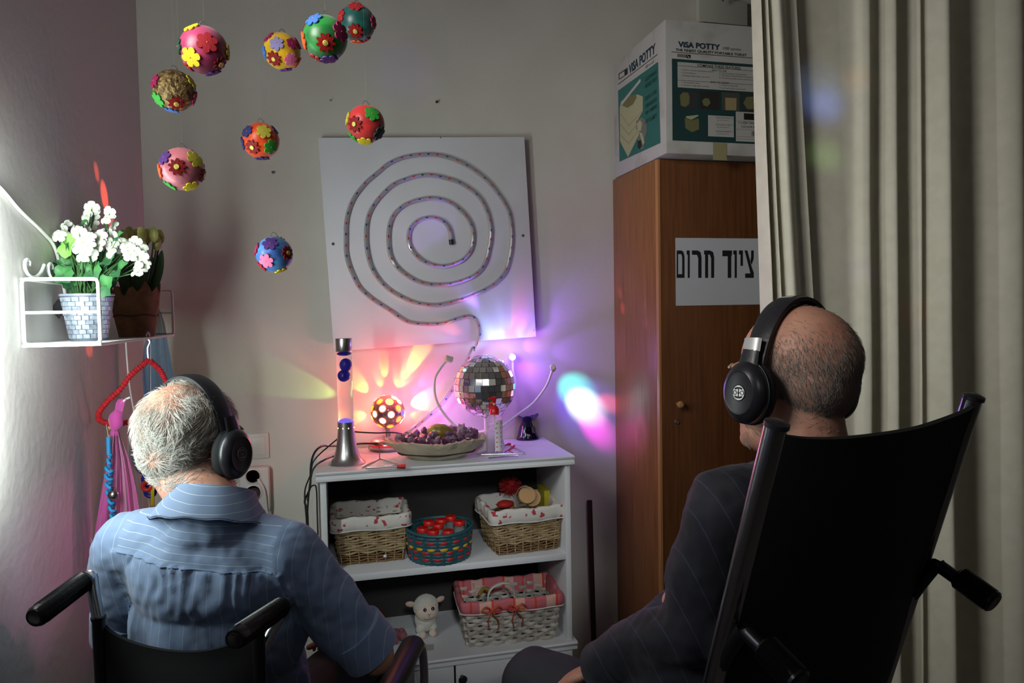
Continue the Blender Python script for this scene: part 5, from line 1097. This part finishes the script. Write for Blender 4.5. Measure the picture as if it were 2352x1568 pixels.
def hair_strands(t, Hm, bv, s, n, length, col, region, name='hair', seed=1, width=.0007, lift=.35, mess=.55):
    r_ = random.Random(seed); g = G(); B = Hm.to_3x3(); c0 = Hm @ V((0, -.012, .02)); Bi = B.transposed()
    while n > 0:
        z = r_.uniform(-1, 1); a_ = r_.uniform(0, 2*PI); q = math.sqrt(1-z*z); d = V((q*math.cos(a_), q*math.sin(a_), z))
        if r_.random() > region(d): n -= .1; continue
        n -= 1
        w = B @ d; hit = bv.ray_cast(c0+w*.3, -w, .3)
        if not hit[0]: continue
        p = hit[0]-w*.001; nrm = (hit[1]+w).normalized(); pl = Bi @ (p-c0)
        fl = V((d.x*.3, -.5 if d.y < .3 else -.9, -.8 if d.z < .6 else -.2)) + V([r_.uniform(-mess, mess) for _ in range(3)])
        fl += V((noise.noise(pl*20+V((9, 0, 0))), noise.noise(pl*20), noise.noise(pl*20+V((0, 7, 0)))))*(2.0 if length > .015 else .5)
        flow = B @ fl; flow -= nrm*flow.dot(nrm); flow.normalize(); L = length*r_.uniform(.5, 1.25)
        pts = [p]; dd = (nrm*lift*1.6+flow).normalized()
        for i in range(3): pts.append(pts[-1]+dd*L/3); dd = (dd+flow*.5-nrm*lift*.55).normalized()
        wd_ = width*r_.uniform(.6, 1.2); sd = dd.cross(nrm).normalized(); b = len(g.v)
        for i, p_ in enumerate(pts):
            ww = wd_*(1, .9, .7, .15)[i]; g.v += [p_+sd*ww, p_-sd*ww*.5+nrm*ww*.8, p_-sd*ww*.5-nrm*ww*.8]
        for i in range(3):
            for k_ in range(3): l = (k_+1) % 3; g.f.append((b+i*3+k_, b+i*3+l, b+i*3+3+l, b+i*3+3+k_))
    me = bpy.data.meshes.new(name); me.from_pydata([tuple(p) for p in g.v], [], g.f); me.materials.append(col); me.polygons.foreach_set('use_smooth', [True]*len(me.polygons))
    return link(name, me, t, kind='stuff')
def collar(t, c, rx, ry, hgt, m, tilt, rz=0, spread=.03, name='collar'):
    rows_ = []
    for (dr, z) in ((.004, -.012), (.000, hgt*.5), (-.002, hgt), (.004, hgt+.004), (.010, hgt*.85), (.010+spread*.6, hgt*.25), (.010+spread, -hgt*.32), (.008+spread, -hgt*.30)):
        r_ = []
        for k in range(49):
            a_ = R(-90-158+316*k/48); e = abs(k-24)/24; droop = -.030*e*e
            r_.append(V(((rx+dr+.012*e*e)*math.cos(a_), (ry+dr+.02*e*e)*math.sin(a_), z+droop*(1 if dr > .006 else .6)+.0015*math.sin(k*1.3)*(dr > .012))))
        rows_.append(r_)
    g = G().sheet(rows_); M = Matrix.Translation(c) @ Euler((tilt, 0, rz)).to_matrix().to_4x4(); g.xf(M); o = g.build(name, m, t, smooth=80, solid=.0022)
    st = G(); st.tube([M @ (p+V((0, 0, .003))+V((math.cos(R(-90-158+316*k/48)), math.sin(R(-90-158+316*k/48)), 0))*.0018) for k, p in enumerate(rows_[6])], .0010, 5); st.build('stitched_edge', mat('stitch_'+m.name, tuple(x*.8 for x in m.node_tree.nodes['Principled BSDF'].inputs['Base Color'].default_value[:3]), .8), o)
    return o
def headphones(Hm, Wm, s, label, silver_slots, led, lit_side, emb):
    t = thing('headphones', label, 'headphones', (0, 0, 0)); T = Wm @ Hm; o = T @ V((0, 0, 0)); t.location = o
    def w(p): return (T @ (V(p)*s)) - o
    B = (Wm @ Hm).to_3x3()
    hb = mat('headband_black', (.014, .014, .018), .4, bump=(150, .2)); 
    n = 40; rows_ = []
    def arc(a_, off): return V(((.091+off)*math.sin(a_), 0, -.010+(.136+off)*math.cos(a_)))
    for i in range(n+1):
        a_ = R(-96+192*i/n); r_ = []
        wdt = .015+.006*math.cos(a_)
        for (y, of) in ((-1, 0), (-1, .006), (-.6, .009), (.6, .009), (1, .006), (1, 0), (.6, -.003), (-.6, -.003), (-1, 0)): p = arc(a_, of); r_.append(w((p.x, y*wdt-.004, p.z)))
        rows_.append(r_)
    g = G().sheet(rows_); g.build('headband', hb, t, smooth=50)
    g = G()
    for i in range(17):
        a_ = R(-46+92*i/16)
    rows_ = [[w((arc(R(-40+80*i/16), -.004+of).x, y*.017-.004, arc(R(-40+80*i/16), -.004+of).z)) for (y, of) in ((-1, 0), (-.7, -.007), (.7, -.007), (1, 0))] for i in range(17)]
    G().sheet(rows_).build('head_cushion', black_cloth, t)
    for sx in (-1, 1):
        M3 = B @ Matrix(((0, 0, sx), (0, 1, 0), (-sx*-1*0-1*sx*0+0, 0, 0))) if False else None
        ax = B @ V((sx, 0, 0)); Y_ = B @ V((0, 1, 0)); Z_ = B @ V((0, 0, 1)); Bm = Matrix((Y_*sx, Z_, ax)).transposed()
        c = w((sx*.083, -.002, -.014)); sc_ = lambda q, i, k: V((q.x*.86, q.y*1.06, q.z))
        cu = G().lathe([(.030, -.002), (.042, -.003), (.049, .004), (.050, .012), (.046, .018), (.0001, .018)], 36, c, Bm, fn=sc_).build('ear_cushion', black_cloth, t)
        cp = G().lathe([(.0001, .018), (.046, .018), (.048, .022), (.047, .032), (.040, .040), (.033, .0435), (.030, .0425), (.0001, .0425)], 40, c, Bm, fn=sc_).build('ear_cup', mat('cup_black', (.013, .013, .017), .32), t)
        G().lathe([(.0478, .0195), (.0490, .0205), (.0478, .0215)], 40, c, Bm, fn=sc_).build('rim_line', mat('rim_grey', (.06, .09, .09), .35), cp)
        em = mat('emblem_'+emb[0], emb[1], .35, .3)
        g = G(); cf_ = c+ax*.0432; r0 = .0125
        g.tube([cf_+Bm @ V((r0*math.cos(k*PI/16), r0*math.sin(k*PI/16), 0)) for k in range(32)], .0009, 5, closed=True)
        for x0 in (-.0072, .0072): g.tube([cf_+Bm @ V((x0+.0032*math.cos(k*PI/8), .0032*math.sin(k*PI/8), 0)) for k in range(16)], .0008, 5, closed=True)
        g.tube([cf_+Bm @ V((0, -.006, 0)), cf_+Bm @ V((0, .006, 0))], .0010, 5).ell(cf_, (.0025, .0025, .001), Bm, 8, 6)
        for yy in (.0072, -.0072): g.tube([cf_+Bm @ V((-.007, yy*.85, 0)), cf_+Bm @ V((-.003, yy*1.05, 0)), cf_+Bm @ V((.003, yy*1.05, 0)), cf_+Bm @ V((.007, yy*.85, 0))], .0016, 5)
        if emb[2]: G().lathe([(.0001, 0), (.0118, 0), (.0118, .0006), (.0001, .0007)], 28, c+ax*.0426, Bm).build('emblem_disc', mat('emb_bright', (.55, .56, .56), .3, .4), cp); em = mat('emblem_dark', (.03, .03, .03), .5)
        g.build('emblem', em, cp)
        # yoke from band to cup
        g = G().tube([w((sx*.0975, -.004, .055)), w((sx*.104, -.003, .030)), w((sx*.110, -.002, .004))], [.016, .019, .021], 12, flat=.30, up=Y_); g.build('yoke', hb, t)
        if silver_slots: G().tube([w((sx*.0950, -.004, .066)), w((sx*.0990, -.004, .047))], .0175, 12, flat=.32, up=Y_).build('slider', mat('slider_silver', (.42, .43, .43), .35, .3), t, label='silver slider section')
    if silver_slots:
        G().sheet([[w((arc(R(-15+30*i/6), .0095).x, y*.012-.004, arc(R(-15+30*i/6), .0095).z)) for y in (-1, 1)] for i in range(7)]).build('top_plate', mat('slider_silver', (.42, .43, .43)), t, label='silver plate on top')
    if led:
        ax = B @ V((led, 0, 0)); Y_ = B @ V((0, 1, 0)); Z_ = B @ V((0, 0, 1)); Bm = Matrix((Y_*led, Z_, ax)).transposed()
        G().ell(w((led*.083, -.002, -.014))+Bm @ V((.004, -.036, .0395)), (.0035, .0013, .001), Bm, 10, 6).build('status_light', mat('led_blue', (.1, .15, 1), .3, emis=((.15, .2, 1), 12)), t, label='lit blue status light')
    return t
def ga_y(bb, bt, z): return bb.y+(bt.y-bb.y)*(z-bb.z)/(bt.z-bb.z)
def planeX(o, Rm, x, px, py):
    X_ = Rm @ V((1, 0, 0)); r = ray(px, py); t_ = ((o + X_*x) - CAM).dot(X_)/r.dot(X_); return Rm.transposed() @ (CAM + r*t_ - o)
# wheelchair
rub = mat('rubber', (.02, .02, .02), .6); tubem = mat('frame_dark', (.045, .045, .05), .3, .8); vinyl = mat('vinyl_black', (.008, .008, .010), .42); gripm = mat('grip_black', (.010, .010, .011), .25)
def wheelchair(label, origin, yaw, hw, bt, bb, sag, top_dip, postm, pr, handle, arm_z, seat_z, htm=None, hpx=None, fxo=.035, fyo=0):
    """bt / bb: (y, z) of the top and bottom of the back posts"""
    t = thing('wheelchair', label, 'wheelchair', origin, -R(yaw)); bt, bb = V((0, *bt)), V((0, *bb))
    d = (bt-bb)
    rows_ = []
    for i in range(19):
        u = i/18; r_ = []
        for k in range(25):
            v = k/24; x = -hw+2*hw*v; c_ = 1-(2*v-1)**2; p = bb+d*u; dip = top_dip*c_**.7*max(0, (u-.6)/.4)**1.5
            r_.append(V((x, p.y-sag*c_*math.sin(PI*min(1, .25+u*.8))+.004*noise.noise((x*9, u*6, 1)), p.z-dip*1.0)))
        rows_.append(r_)
    G().sheet(rows_).build('backrest', black_cloth, t, smooth=70, solid=.008)
    for sx in (-1, 1):
        x = sx*(hw+.004)
        po = G().tube([V((x, bb.y, bb.z)) , V((x, bt.y, bt.z+.01))], pr, 18).build('back_post', postm, t)
        G().lathe([(pr+.0015, 0), (pr+.0015, .006), (pr*.6, .009), (.0001, .0095)], 18, V((x, bt.y, bt.z+.006)), basis(d)).build('post_cap', black_plastic, po)
        for uu in (.30,):
            p = V((x, bb.y, bb.z))+V((0, d.y, d.z))*uu; G().lathe([(pr+.001, -.012), (pr+.006, -.010), (pr+.006, .006), (pr+.001, .008)], 18, p, basis(d)).box(p+V((sx*.006, -.02, 0)), (.012, .016, .02)).build('clamp', tubem, po)
        hy, hz, he, hze = handle
        pz_ = V((x, ga_y(bb, bt, (hpx[0 if sx < 0 else 1][0].z if hpx else hz)-.07), (hpx[0 if sx < 0 else 1][0].z if hpx else hz)-.07)); hA = hpx[0 if sx < 0 else 1][0] if hpx else V((x, hy-.01, hz)); hB = hpx[0 if sx < 0 else 1][1] if hpx else V((x, he, hze))
        G().tube(spline([pz_, pz_*.4+hA*.6+V((0, .008, 0)), hA+(hA-hB)*.12, hA, hB], 6), .011, 12).build('handle_tube', htm or mat('handle_chrome', (.4, .42, .45), .25, .9), t)
        ga, gb = V((x, hy-.035, hz+(hze-hz)*.2)), V((x, he-.01, hze-.001))
        if hpx: ga, gb = hpx[0 if sx < 0 else 1]
        gr = G().tube([ga, ga+(gb-ga)*.03, ga+(gb-ga)*.95, gb], [.0165, .0175, .0185, .0150], 18); nr_ = 26
        gr.build('push_grip', gripm, t)
        rg = G()
        for i in range(nr_): p = ga+(gb-ga)*(.06+.84*i/nr_); rg.tube([p+basis(gb-ga) @ V((.0182*math.cos(k*.524), .0182*math.sin(k*.524), 0)) for k in range(12)], .0014, 4, closed=True)
        rg.build('grip_ribs', gripm, t, kind='stuff')
        # side frame, armrest
        fx = sx*(hw+fxo)
        G().tube(spline([V((fx, bb.y+.03, arm_z-.03)), V((fx, .25+fyo, arm_z-.03)), V((fx, .36+fyo, arm_z-.035)), V((fx, .405+fyo, arm_z-.07)), V((fx, .415+fyo, arm_z-.16)), V((fx, .415+fyo*.5, .40)), V((fx, .44, .18))], 6), .0115, 12).build('side_frame', mat('frame_chrome', (.40, .36, .40), .28, .9), t)
        G().tube([V((fx, bb.y, seat_z-.04)), V((fx, .42, seat_z-.04))], .0115, 10).tube([V((fx, bb.y, .12)), V((fx, bb.y, arm_z))], .0115, 10).build('lower_frame', tubem, t)
        ap = G().cap((0, -.02, 0), .028, (0, .27, 0), .030, 16); ap.v = [V((fx+p.x, p.y+.03+fyo, arm_z-.005+p.z*.75)) for p in ap.v]; ap.build('arm_pad', vinyl, t)
        G().bb((fx-.004, bb.y+.01, seat_z-.03), (fx+.004, .38, arm_z-.05)).build('side_panel', vinyl, t, bevel=.002)
        # wheels
        wx = sx*(hw+fxo+.05); wc = V((wx, -.02, .30)); NW = 40
        wh = G().tube([wc+V((0, .285*math.cos(2*PI*k/NW), .285*math.sin(2*PI*k/NW))) for k in range(NW)], .0145, 10, closed=True, up=(1, 0, 0)).build('wheel', rub, t)
        G().tube([wc+V((sx*.022, .255*math.cos(2*PI*k/NW), .255*math.sin(2*PI*k/NW))) for k in range(NW)], .007, 8, closed=True, up=(1, 0, 0)).build('hand_rim', postm, wh)
        sp_ = G().lathe([(.025, -.03), (.025, .03)], 16, wc, basis((1, 0, 0)))
        for k in range(24): a_ = 2*PI*k/24; sp_.tube([wc+V((.01*(-1)**k, .02*math.cos(a_), .02*math.sin(a_))), wc+V((0, .275*math.cos(a_), .275*math.sin(a_)))], .0014, 4)
        sp_.build('spokes', postm, wh, kind='stuff')
        cc = V((fx, .42, .085)); cs_ = G().tube([cc+V((0, .07*math.cos(2*PI*k/24), .07*math.sin(2*PI*k/24))) for k in range(24)], .014, 8, closed=True, up=(1, 0, 0)).lathe([(.055, -.008), (.055, .008)], 20, cc, basis((1, 0, 0))).build('caster', rub, t)
        G().tube([cc+V((.022, 0, 0)), cc+V((.022, -.02, .09)), cc+V((0, -.03, .12)), cc+V((0, -.03, .2))], .008, 8).build('caster_fork', postm, cs_)
        lx = sx*.11; G().tube(spline([V((fx, .40, seat_z-.05)), V((fx-sx*.02, .50, seat_z-.12)), V((lx+sx*.06, .58, .14)), V((lx+sx*.06, .60, .08))], 5), .0105, 10).build('leg_rest', postm, t)
        G().bb((lx-.075, .50, .058), (lx+.08, .68, .07)).build('footplate', vinyl, t, bevel=.004)
    G().bb((-hw-fxo+.012, bb.y+.02, seat_z-.05), (hw+fxo-.012, .40, seat_z)).build('seat', vinyl, t, bevel=.012)
    return t
# ---- left man
dL = 1.5; yL = 20.0; hwp = atd(440, 1022, dL); HL = V((-.075, .05, hwp.z))
Rz = Matrix.Rotation(-R(yL), 3, 'Z'); oL = hwp - Rz @ HL; oL.z = 0
def toL(px, py, d): return Rz.transposed() @ (atd(px, py, d)-oL)
J = dict(neck=(-.005, -.010, 1.070), chest=(0, -.005, .895), belly=(0, .03, .73), hips=(0, .03, .575), hipL=(-.09, .07, .55), hipR=(.09, .07, .55), knL=(-.13, .48, .54), knR=(.13, .48, .54), anL=(-.12, .56, .14), anR=(.12, .56, .14),
         shL=(-.178, -.02, .990), shR=(.162, -.02, .980), elL=(-.255, .06, .77), elR=toL(862, 1505, 1.50), wrL=(-.13, .27, .67), wrR=(.17, .33, .67), handL=((.75, .6, -.15), (0, .1, 1), 1, .5), handR=((-.8, .5, -.15), (0, .1, 1), -1, .5))
pl_, HmL, WmL, bvL = person('person', 'white-haired man in a pale blue pinstriped shirt and headphones, seated at the left', oL, yL, HL, (R(-3), R(-2), R(-15)), 1.10, J, None)
shirtm = mat('shirt_blue', (.15, .21, .33), .8, bump=(300, .25, .0008), var=((.13, .185, .30), 30, .4, .6), sheen=.15)
stripes(shirtm, 0, 42, (.30, .38, .48), .035)
yokem = mat('shirt_yoke', (.15, .21, .33), .8, bump=(300, .25, .0008), sheen=.15); stripes(yokem, 2, 75, (.42, .50, .48), .05, rot=(0, R(-7), 0))
g = G().ell((0, -.012, .935), (.175, .118, .125), nu=28, nv=18).ell((0, .0, .82), (.178, .132, .15), nu=28, nv=18).ell((0, .02, .68), (.18, .145, .15), nu=28, nv=18).ell((0, .02, .585), (.185, .15, .08), nu=28, nv=18)
g.ell((0, -.022, 1.030), (.105, .086, .062))
for s_ in 'LR':
    sh, el = V(J['sh'+s_]), V(J['el'+s_]); g.cap(V((0, -.01, 1.018)), .064, sh, .066, 20); e2_ = sh+(el-sh)*.76; g.cap(sh, .066, sh+(el-sh)*.5, .062, 20).cap(sh+(el-sh)*.5, .062, e2_, .060, 20)
def zy(x): return .985-.12*x
def folds(p, n):
    d = 0
    if p.y < .05 and abs(p.x) < .17:
        e = zy(p.x) - p.z
        if 0 < e < .2: d += .0038*math.exp(-e/.055)*math.sin(p.x*230+6*noise.noise(V((p.x*20, 0, p.z*14))))*(abs(p.x) < .13)
        if e > 0: d += .004*math.exp(-e/.25)
    q = V((p.x*7+p.z*9, p.y*6, p.z*5-p.x*8)); d += .0115*noise.noise(q)+.0055*noise.noise(V((p.x*22+p.z*12, p.y*14, p.z*12-p.x*6)))+.0022*noise.noise(p*55)
    return d
me = fuse(g, .0055, 6, folds); me.materials.append(shirtm); me.materials.append(yokem)
me.polygons.foreach_set('material_index', [1 if (p.center.z > zy(p.center.x) and p.center.y < .09 and abs(p.center.x) < .155) else 0 for p in me.polygons])
sh_o = link('shirt', me, pl_)
dg = bpy.context.evaluated_depsgraph_get()
# yoke seam: raised cord following the shirt surface
from mathutils.bvhtree import BVHTree
bv = BVHTree.FromPolygons([v.co for v in me.vertices], [tuple(p.vertices) for p in me.polygons])
seam = []
for k in range(41):
    x = -.155+.31*k/40; hit = bv.ray_cast(V((x, -1, zy(x))), V((0, 1, 0)))
    if hit[0]: seam.append(hit[0]+V((0, -.0005, 0)))
G().tube(seam, .0016, 6).build('yoke_seam', mat('seam_blue', (.15, .22, .34), .8), sh_o)
for s_, sx in (('L', -1), ('R', 1)):
    sh, el = V(J['sh'+s_]), V(J['el'+s_]); c = sh+(el-sh)*.80; B = basis(el-sh); ring = [c+B @ V((.06*math.cos(k*PI/12), .06*math.sin(k*PI/12), .026)) for k in range(24)]
    G().lathe([(.056, -.02), (.0625, -.02), (.0615, .046), (.0580, .047), (.056, .03)], 28, c, B).build('sleeve_cuff', shirtm, pl_)
collar(pl_, (.0, -.012, 1.064), .068, .066, .046, yokem, R(-16), R(-4), .034)
trousers(pl_, J, mat('trousers_dark', (.02, .02, .028), .8, bump=(300, .2)))
hairw = mat('hair_white', (.62, .60, .55), .45); hairg = mat('hair_grey', (.36, .345, .32), .5)
# hair cap just over the skin, back and sides
def reg(d):
    if d.y > .60 and d.z < .45: return 0
    if d.y > .85: return 0
    if d.z < -.80: return 0
    b = math.exp(-((d.x+.05)**2+((d.y+.42)*1.0)**2)/.10) if d.z > .55 else 0
    return max(.06, 1-b*1.1)
hair_strands(pl_, HmL, bvL, 1.10, 10000, .027, hairw, reg, 'hair', 1, .00050, .36, .5)
hair_strands(pl_, HmL, bvL, 1.10, 7000, .018, hairg, lambda d: reg(d)*(d.z < .6), 'hair', 2, .00055, .22, .6)
headphones(HmL, WmL, 1.10, 'black over-ear headphones worn by the white-haired man on the left', False, 0, 1, ('grey', (.16, .16, .17), False))
wheelchair('dark wheelchair with ribbed push grips carrying the white-haired man on the left', oL, yL, .150, (-.145, .890), (-.14, .42), .045, .05, tubem, .0115, (-.13, .955, -.25, .925), 0.620, .45, hpx=[[planeX(oL, Rz, -.175, 196, 1332), planeX(oL, Rz, -.175, 78, 1420)], [planeX(oL, Rz, .175, 648, 1392), planeX(oL, Rz, .175, 537, 1468)]], fxo=.15, fyo=.08)
# ---- right man
_a, _b = atd(1790, 985, .90), atd(2230, 912, 1.12); yR = -16.3; Rz2 = Matrix.Rotation(-R(yR), 3, 'Z')
oR = (_a+_b)/2 + Rz2 @ V((0, .155, 0)); oR.z = 0
def toR(px, py, d): return Rz2.transposed() @ (atd(px, py, d)-oR)
HR = toR(1820, 880, 1.22)
J2 = dict(neck=(HR.x-.01, HR.y-.045, 1.185), chest=(.03, .045, 1.02), belly=(0, .14, .85), hips=(0, .23, .69), hipL=(-.09, .27, .65), hipR=(.09, .27, .65), knL=toR(1232, 1572, 1.50), knR=toR(1440, 1530, 1.72),
          shL=toR(1690, 1165, 1.12), shR=(.215, .03, 1.09), elL=toR(1590, 1440, 1.18), elR=(.29, .14, .86), wrL=toR(1375, 1535, 1.34), wrR=(.20, .38, .79), handR=((-.5, .8, -.1), (0, .1, 1), -1, .5))
kl, kr = J2['knL'], J2['knR']; J2['anL'] = V((kl.x-.02, kl.y+.06, .14)); J2['anR'] = V((kr.x+.02, kr.y+.04, .14))
hdir = (toR(1275, 1572, 1.42)-J2['wrL']); J2['handL'] = (hdir, (.05, -.15, 1), 1, .35)
pr_, HmR, WmR, bvR = person('person', 'balding man in a dark navy pinstriped shirt and headphones, seated at the right', oR, yR, HR, (R(-2), R(4), R(1)), 1.10, J2, None)
shirt2 = mat('shirt_navy', (.006, .007, .014), .75, bump=(300, .25, .0008), sheen=.1); stripes(shirt2, 0, 28, (.022, .022, .05), .05, rot=(0, R(25), R(20)))
g = G().ell((.03, .04, 1.07), (.185, .118, .125), nu=28, nv=18).ell((.015, .085, .96), (.185, .135, .15), nu=28, nv=18).ell((0, .15, .82), (.19, .15, .15), nu=28, nv=18).ell((0, .21, .70), (.19, .15, .09), nu=28, nv=18).ell((HR.x-.02, .01, 1.145), (.11, .08, .05))
for s_ in 'LR':
    sh, el, wr = V(J2['sh'+s_]), V(J2['el'+s_]), V(J2['wr'+s_]); e2_ = el+(wr-el)*.88
    g.cap(V((HR.x-.02, .01, 1.135)), .064, sh, .070, 20).cap(sh, .070, el, .060, 20).cap(el, .060, e2_, .045, 20)
me = fuse(g, .0058, 6, lambda p, n: .012*noise.noise(V((p.x*8+p.z*8, p.y*7, p.z*6-p.x*7)))+.006*noise.noise(V((p.x*20+p.z*12, p.y*14, p.z*14)))+.002*noise.noise(p*50)); me.materials.append(shirt2)
so2 = link('shirt', me, pr_)
for s_ in 'LR':
    el, wr = V(J2['el'+s_]), V(J2['wr'+s_]); c = el+(wr-el)*.86; G().lathe([(.034, -.04), (.048, -.038), (.047, .030), (.044, .034), (.038, .03)], 28, c, basis(wr-el)).build('sleeve_cuff', shirt2, pr_)
collar(pr_, (HR.x-.01, HR.y-.045, 1.172), .070, .068, .040, shirt2, R(-12), R(8), .034)
trousers(pr_, J2, mat('trousers_charcoal', (.022, .022, .030), .8, bump=(300, .2)))
def reg2(d):
    if d.y > .55: return 0
    if d.z > .75: return .04
    if d.z < -.85: return 0
    return min(1, .15+max(0, .62-d.z)*1.6)
hair_strands(pr_, HmR, bvR, 1.10, 15000, .0105, mat('hair_short_grey', (.26, .25, .23), .5), reg2, 'hair', 3, .00032, .4, .4)
headphones(HmR, WmR, 1.10, 'black over-ear headphones with silver sliders worn by the balding man on the right', True, -1, -1, ('light', (.5, .5, .5), True))
wheelchair('tall-backed reclining wheelchair with chrome posts carrying the balding man on the right', oR, yR, .222, (-.155, 1.295), (.075, .50), .050, .022, mat('post_chrome', (.38, .38, .40), .22, 1), .0145, (-.10, 1.02, -.180, .990), .74, .56, htm=tubem)
# ================================================================ COLOURED LIGHT THROWN BY THE LAMPS
def beam(src, tgt, rpx, col, E, blend=.6, push=0, rad=.004):
    src, tgt = V(src), V(tgt); d = tgt-src; dn = d.normalized(); src = src+dn*push; L = (tgt-src).length
    rw = rpx/FPX*(tgt-CAM).dot(CF); spot('coloured_beam', src, dn, col, E*4*PI*L*L, max(2, 2*math.degrees(math.atan(rw*1.25/L))), blend, rad)
DB = dl.location + bc          # disco lamp ball
Yl, Or, Re, Gr, Vi, Bl, Ma, Cy, Wh = (1, .62, .08), (1, .36, .06), (1, .10, .05), (.45, 1, .22), (.36, .14, 1), (.12, .22, 1), (1, .14, .55), (.25, .9, 1), (1, .9, .8)
point('disco_lamp_glow', DB+V((.01, -.06, .10)), (1, .17, .14), 1.55, .02)
point('disco_lamp_side_glow', DB+V((.075, .02, -.03)), (1, .16, .12), .22, .012)
point('disco_lamp_side_glow', DB+V((-.078, .02, -.03)), (1, .17, .13), .25, .012)
for px, py, r_, c, E in ((957, 820, 15, Yl, 22), (925, 862, 24, Or, 9), (938, 845, 14, Yl, 8), (883, 846, 9, Yl, 12), (872, 874, 9, Yl, 8), (828, 884, 14, Yl, 16), (970, 922, 19, (1, .75, .45), 22), (826, 955, 12, Yl, 12), (962, 955, 14, Or, 6), (905, 905, 24, Ma, 4), (985, 880, 30, Ma, 1.5),
                         (668, 877, 34, Gr, 3.0), (600, 765, 30, Or, .5), (690, 836, 22, Or, .6), (745, 870, 30, Re, 1.0), (1010, 850, 28, Ma, 3), (760, 640, 60, Or, .12)):
    beam(DB, atY(px, py, 0), r_, c, E*.9, .45, .075)
beam(DB+V((.0, -.05, .03)), top(965, 1040, bz), 34, Or, 8, .6, .045)
beam(DB+V((-.02, -.05, .03)), top(800, 1030, bz), 30, Re, 3, .6, .045)
beam(DB+V((-.07, 0, .03)), atX(240, 450, XL), 22, Re, 7, .5, .03); beam(DB+V((-.07, 0, .03)), atX(222, 395, XL), 15, Re, 4, .8, .03); beam(DB+V((-.07, 0, .03)), atX(255, 505, XL), 22, Re, 5, .8, .03)
beam(DB+V((-.07, 0, .0)), atX(205, 800, XL), 20, Re, 2.5, .9, .02)
for yy in (975, 1010, 1045, 1080): beam(DB+V((-.07, 0, -.01)), atX(251, yy, XL), 10, Or, 4.5, .8, .02)
beam(DB+V((-.08, 0, -.02)), atX(120, 1280, XL), 190, (1, .22, .55), .55, 1, .02)
# mirror ball lamp: violet and blue wash
E3 = mlw+e3; E2 = mlw+e2
point('mirror_lamp_glow', E3+V((-.02, -.045, .02)), (.85, .55, 1), .35, .01)
point('mirror_lamp_violet', E2+V((-.06, .03, .03)), (.28, .10, 1), 1.4, .02)
point('mirror_lamp_violet', mlw+V((-.135, .05, .13)), (.55, .18, 1), .7, .02)
for px, py, r_, c, E in ((1200, 720, 26, Re, 3.0), (1190, 745, 18, Re, 2), (1290, 705, 55, Vi, 1.6), (1350, 660, 50, Vi, 1.0), (1240, 690, 60, Bl, 1.0), (1105, 775, 42, Cy, 2.0), (1130, 742, 30, Cy, 1.8), (1165, 710, 24, (.4, .7, 1), 1.2), (1040, 790, 32, (.8, .35, 1), 3), (965, 722, 26, Re, 2.2), (948, 700, 14, (1, .9, .4), 1.8),
                         (985, 545, 42, Vi, 3.4), (1000, 580, 30, Vi, 1.8), (1008, 628, 13, Ma, 3.2), (1010, 655, 12, Ma, 2), (970, 458, 26, Vi, 1.8), (968, 405, 22, Vi, 1.4), (975, 352, 20, Vi, 1.2), (1225, 790, 22, (1, .3, .35), 2), (1250, 870, 40, Vi, 2), (1380, 800, 55, Vi, 1.4), (1210, 850, 26, Ma, 1.5)):
    beam(E3+V((0, -.035, .0)), atY(px, py, -.04 if 740 < px < 1225 and py < 800 else 0), r_, c, E, .7, .03)
beam(E3+V((-.04, -.02, .02)), atY(830, 735, -.04), 34, (.6, 1, .7), .5, .9, .03)
# the arm on the right throws its spot on the wall beside the cupboard
S2 = E2+V((.0, -.05, -.015))
for px, py, r_, c, E in ((1338, 928, 36, (.85, 1, 1), 12), (1318, 893, 38, (.05, .9, .7), 7), (1366, 978, 32, (1, .05, .75), 8), (1343, 940, 74, (.12, .06, 1), 4), (1398, 925, 20, Re, 5), (1375, 1000, 26, (.8, .05, 1), 2)):
    beam(S2, atY(px, py, 0), r_, c, E, 1, 0, .006)
S3 = E2+V((.0, -.03, .0))
for px, py, r_, c, E in ((1438, 450, 20, Re, 1.0), (1440, 520, 22, (1, .6, .1), .5), (1424, 672, 11, Ma, 2.6), (1430, 708, 12, Ma, 3.2), (1480, 705, 12, Vi, 2.0), (1483, 742, 12, Vi, 2.0), (1458, 850, 9, Vi, 1.5), (1472, 990, 40, Vi, 3.6), (1450, 1010, 40, (.6, .15, 1), 2.0)):
    beam(S3, atX(px, py, cx), r_, c, E, .9, .02)
# projector spots from the room side on curtain and wall
PR = V((.15, -2.9, 2.45))
for px, py, r_, c, E in ((1898, 235, 40, Bl, 1.3), (1885, 200, 60, (.3, .5, 1), .4), (1900, 350, 36, Gr, .5), (1965, 180, 20, Or, .35), (1972, 620, 24, Vi, .2), (2110, 720, 30, Re, .10)):
    beam(PR, atY(px, py, -.64), r_, c, E, 1, 0, .03)
beam(PR, atY(930, 165, 0), 75, (.3, .12, 1), .16, .9, 0, .03)
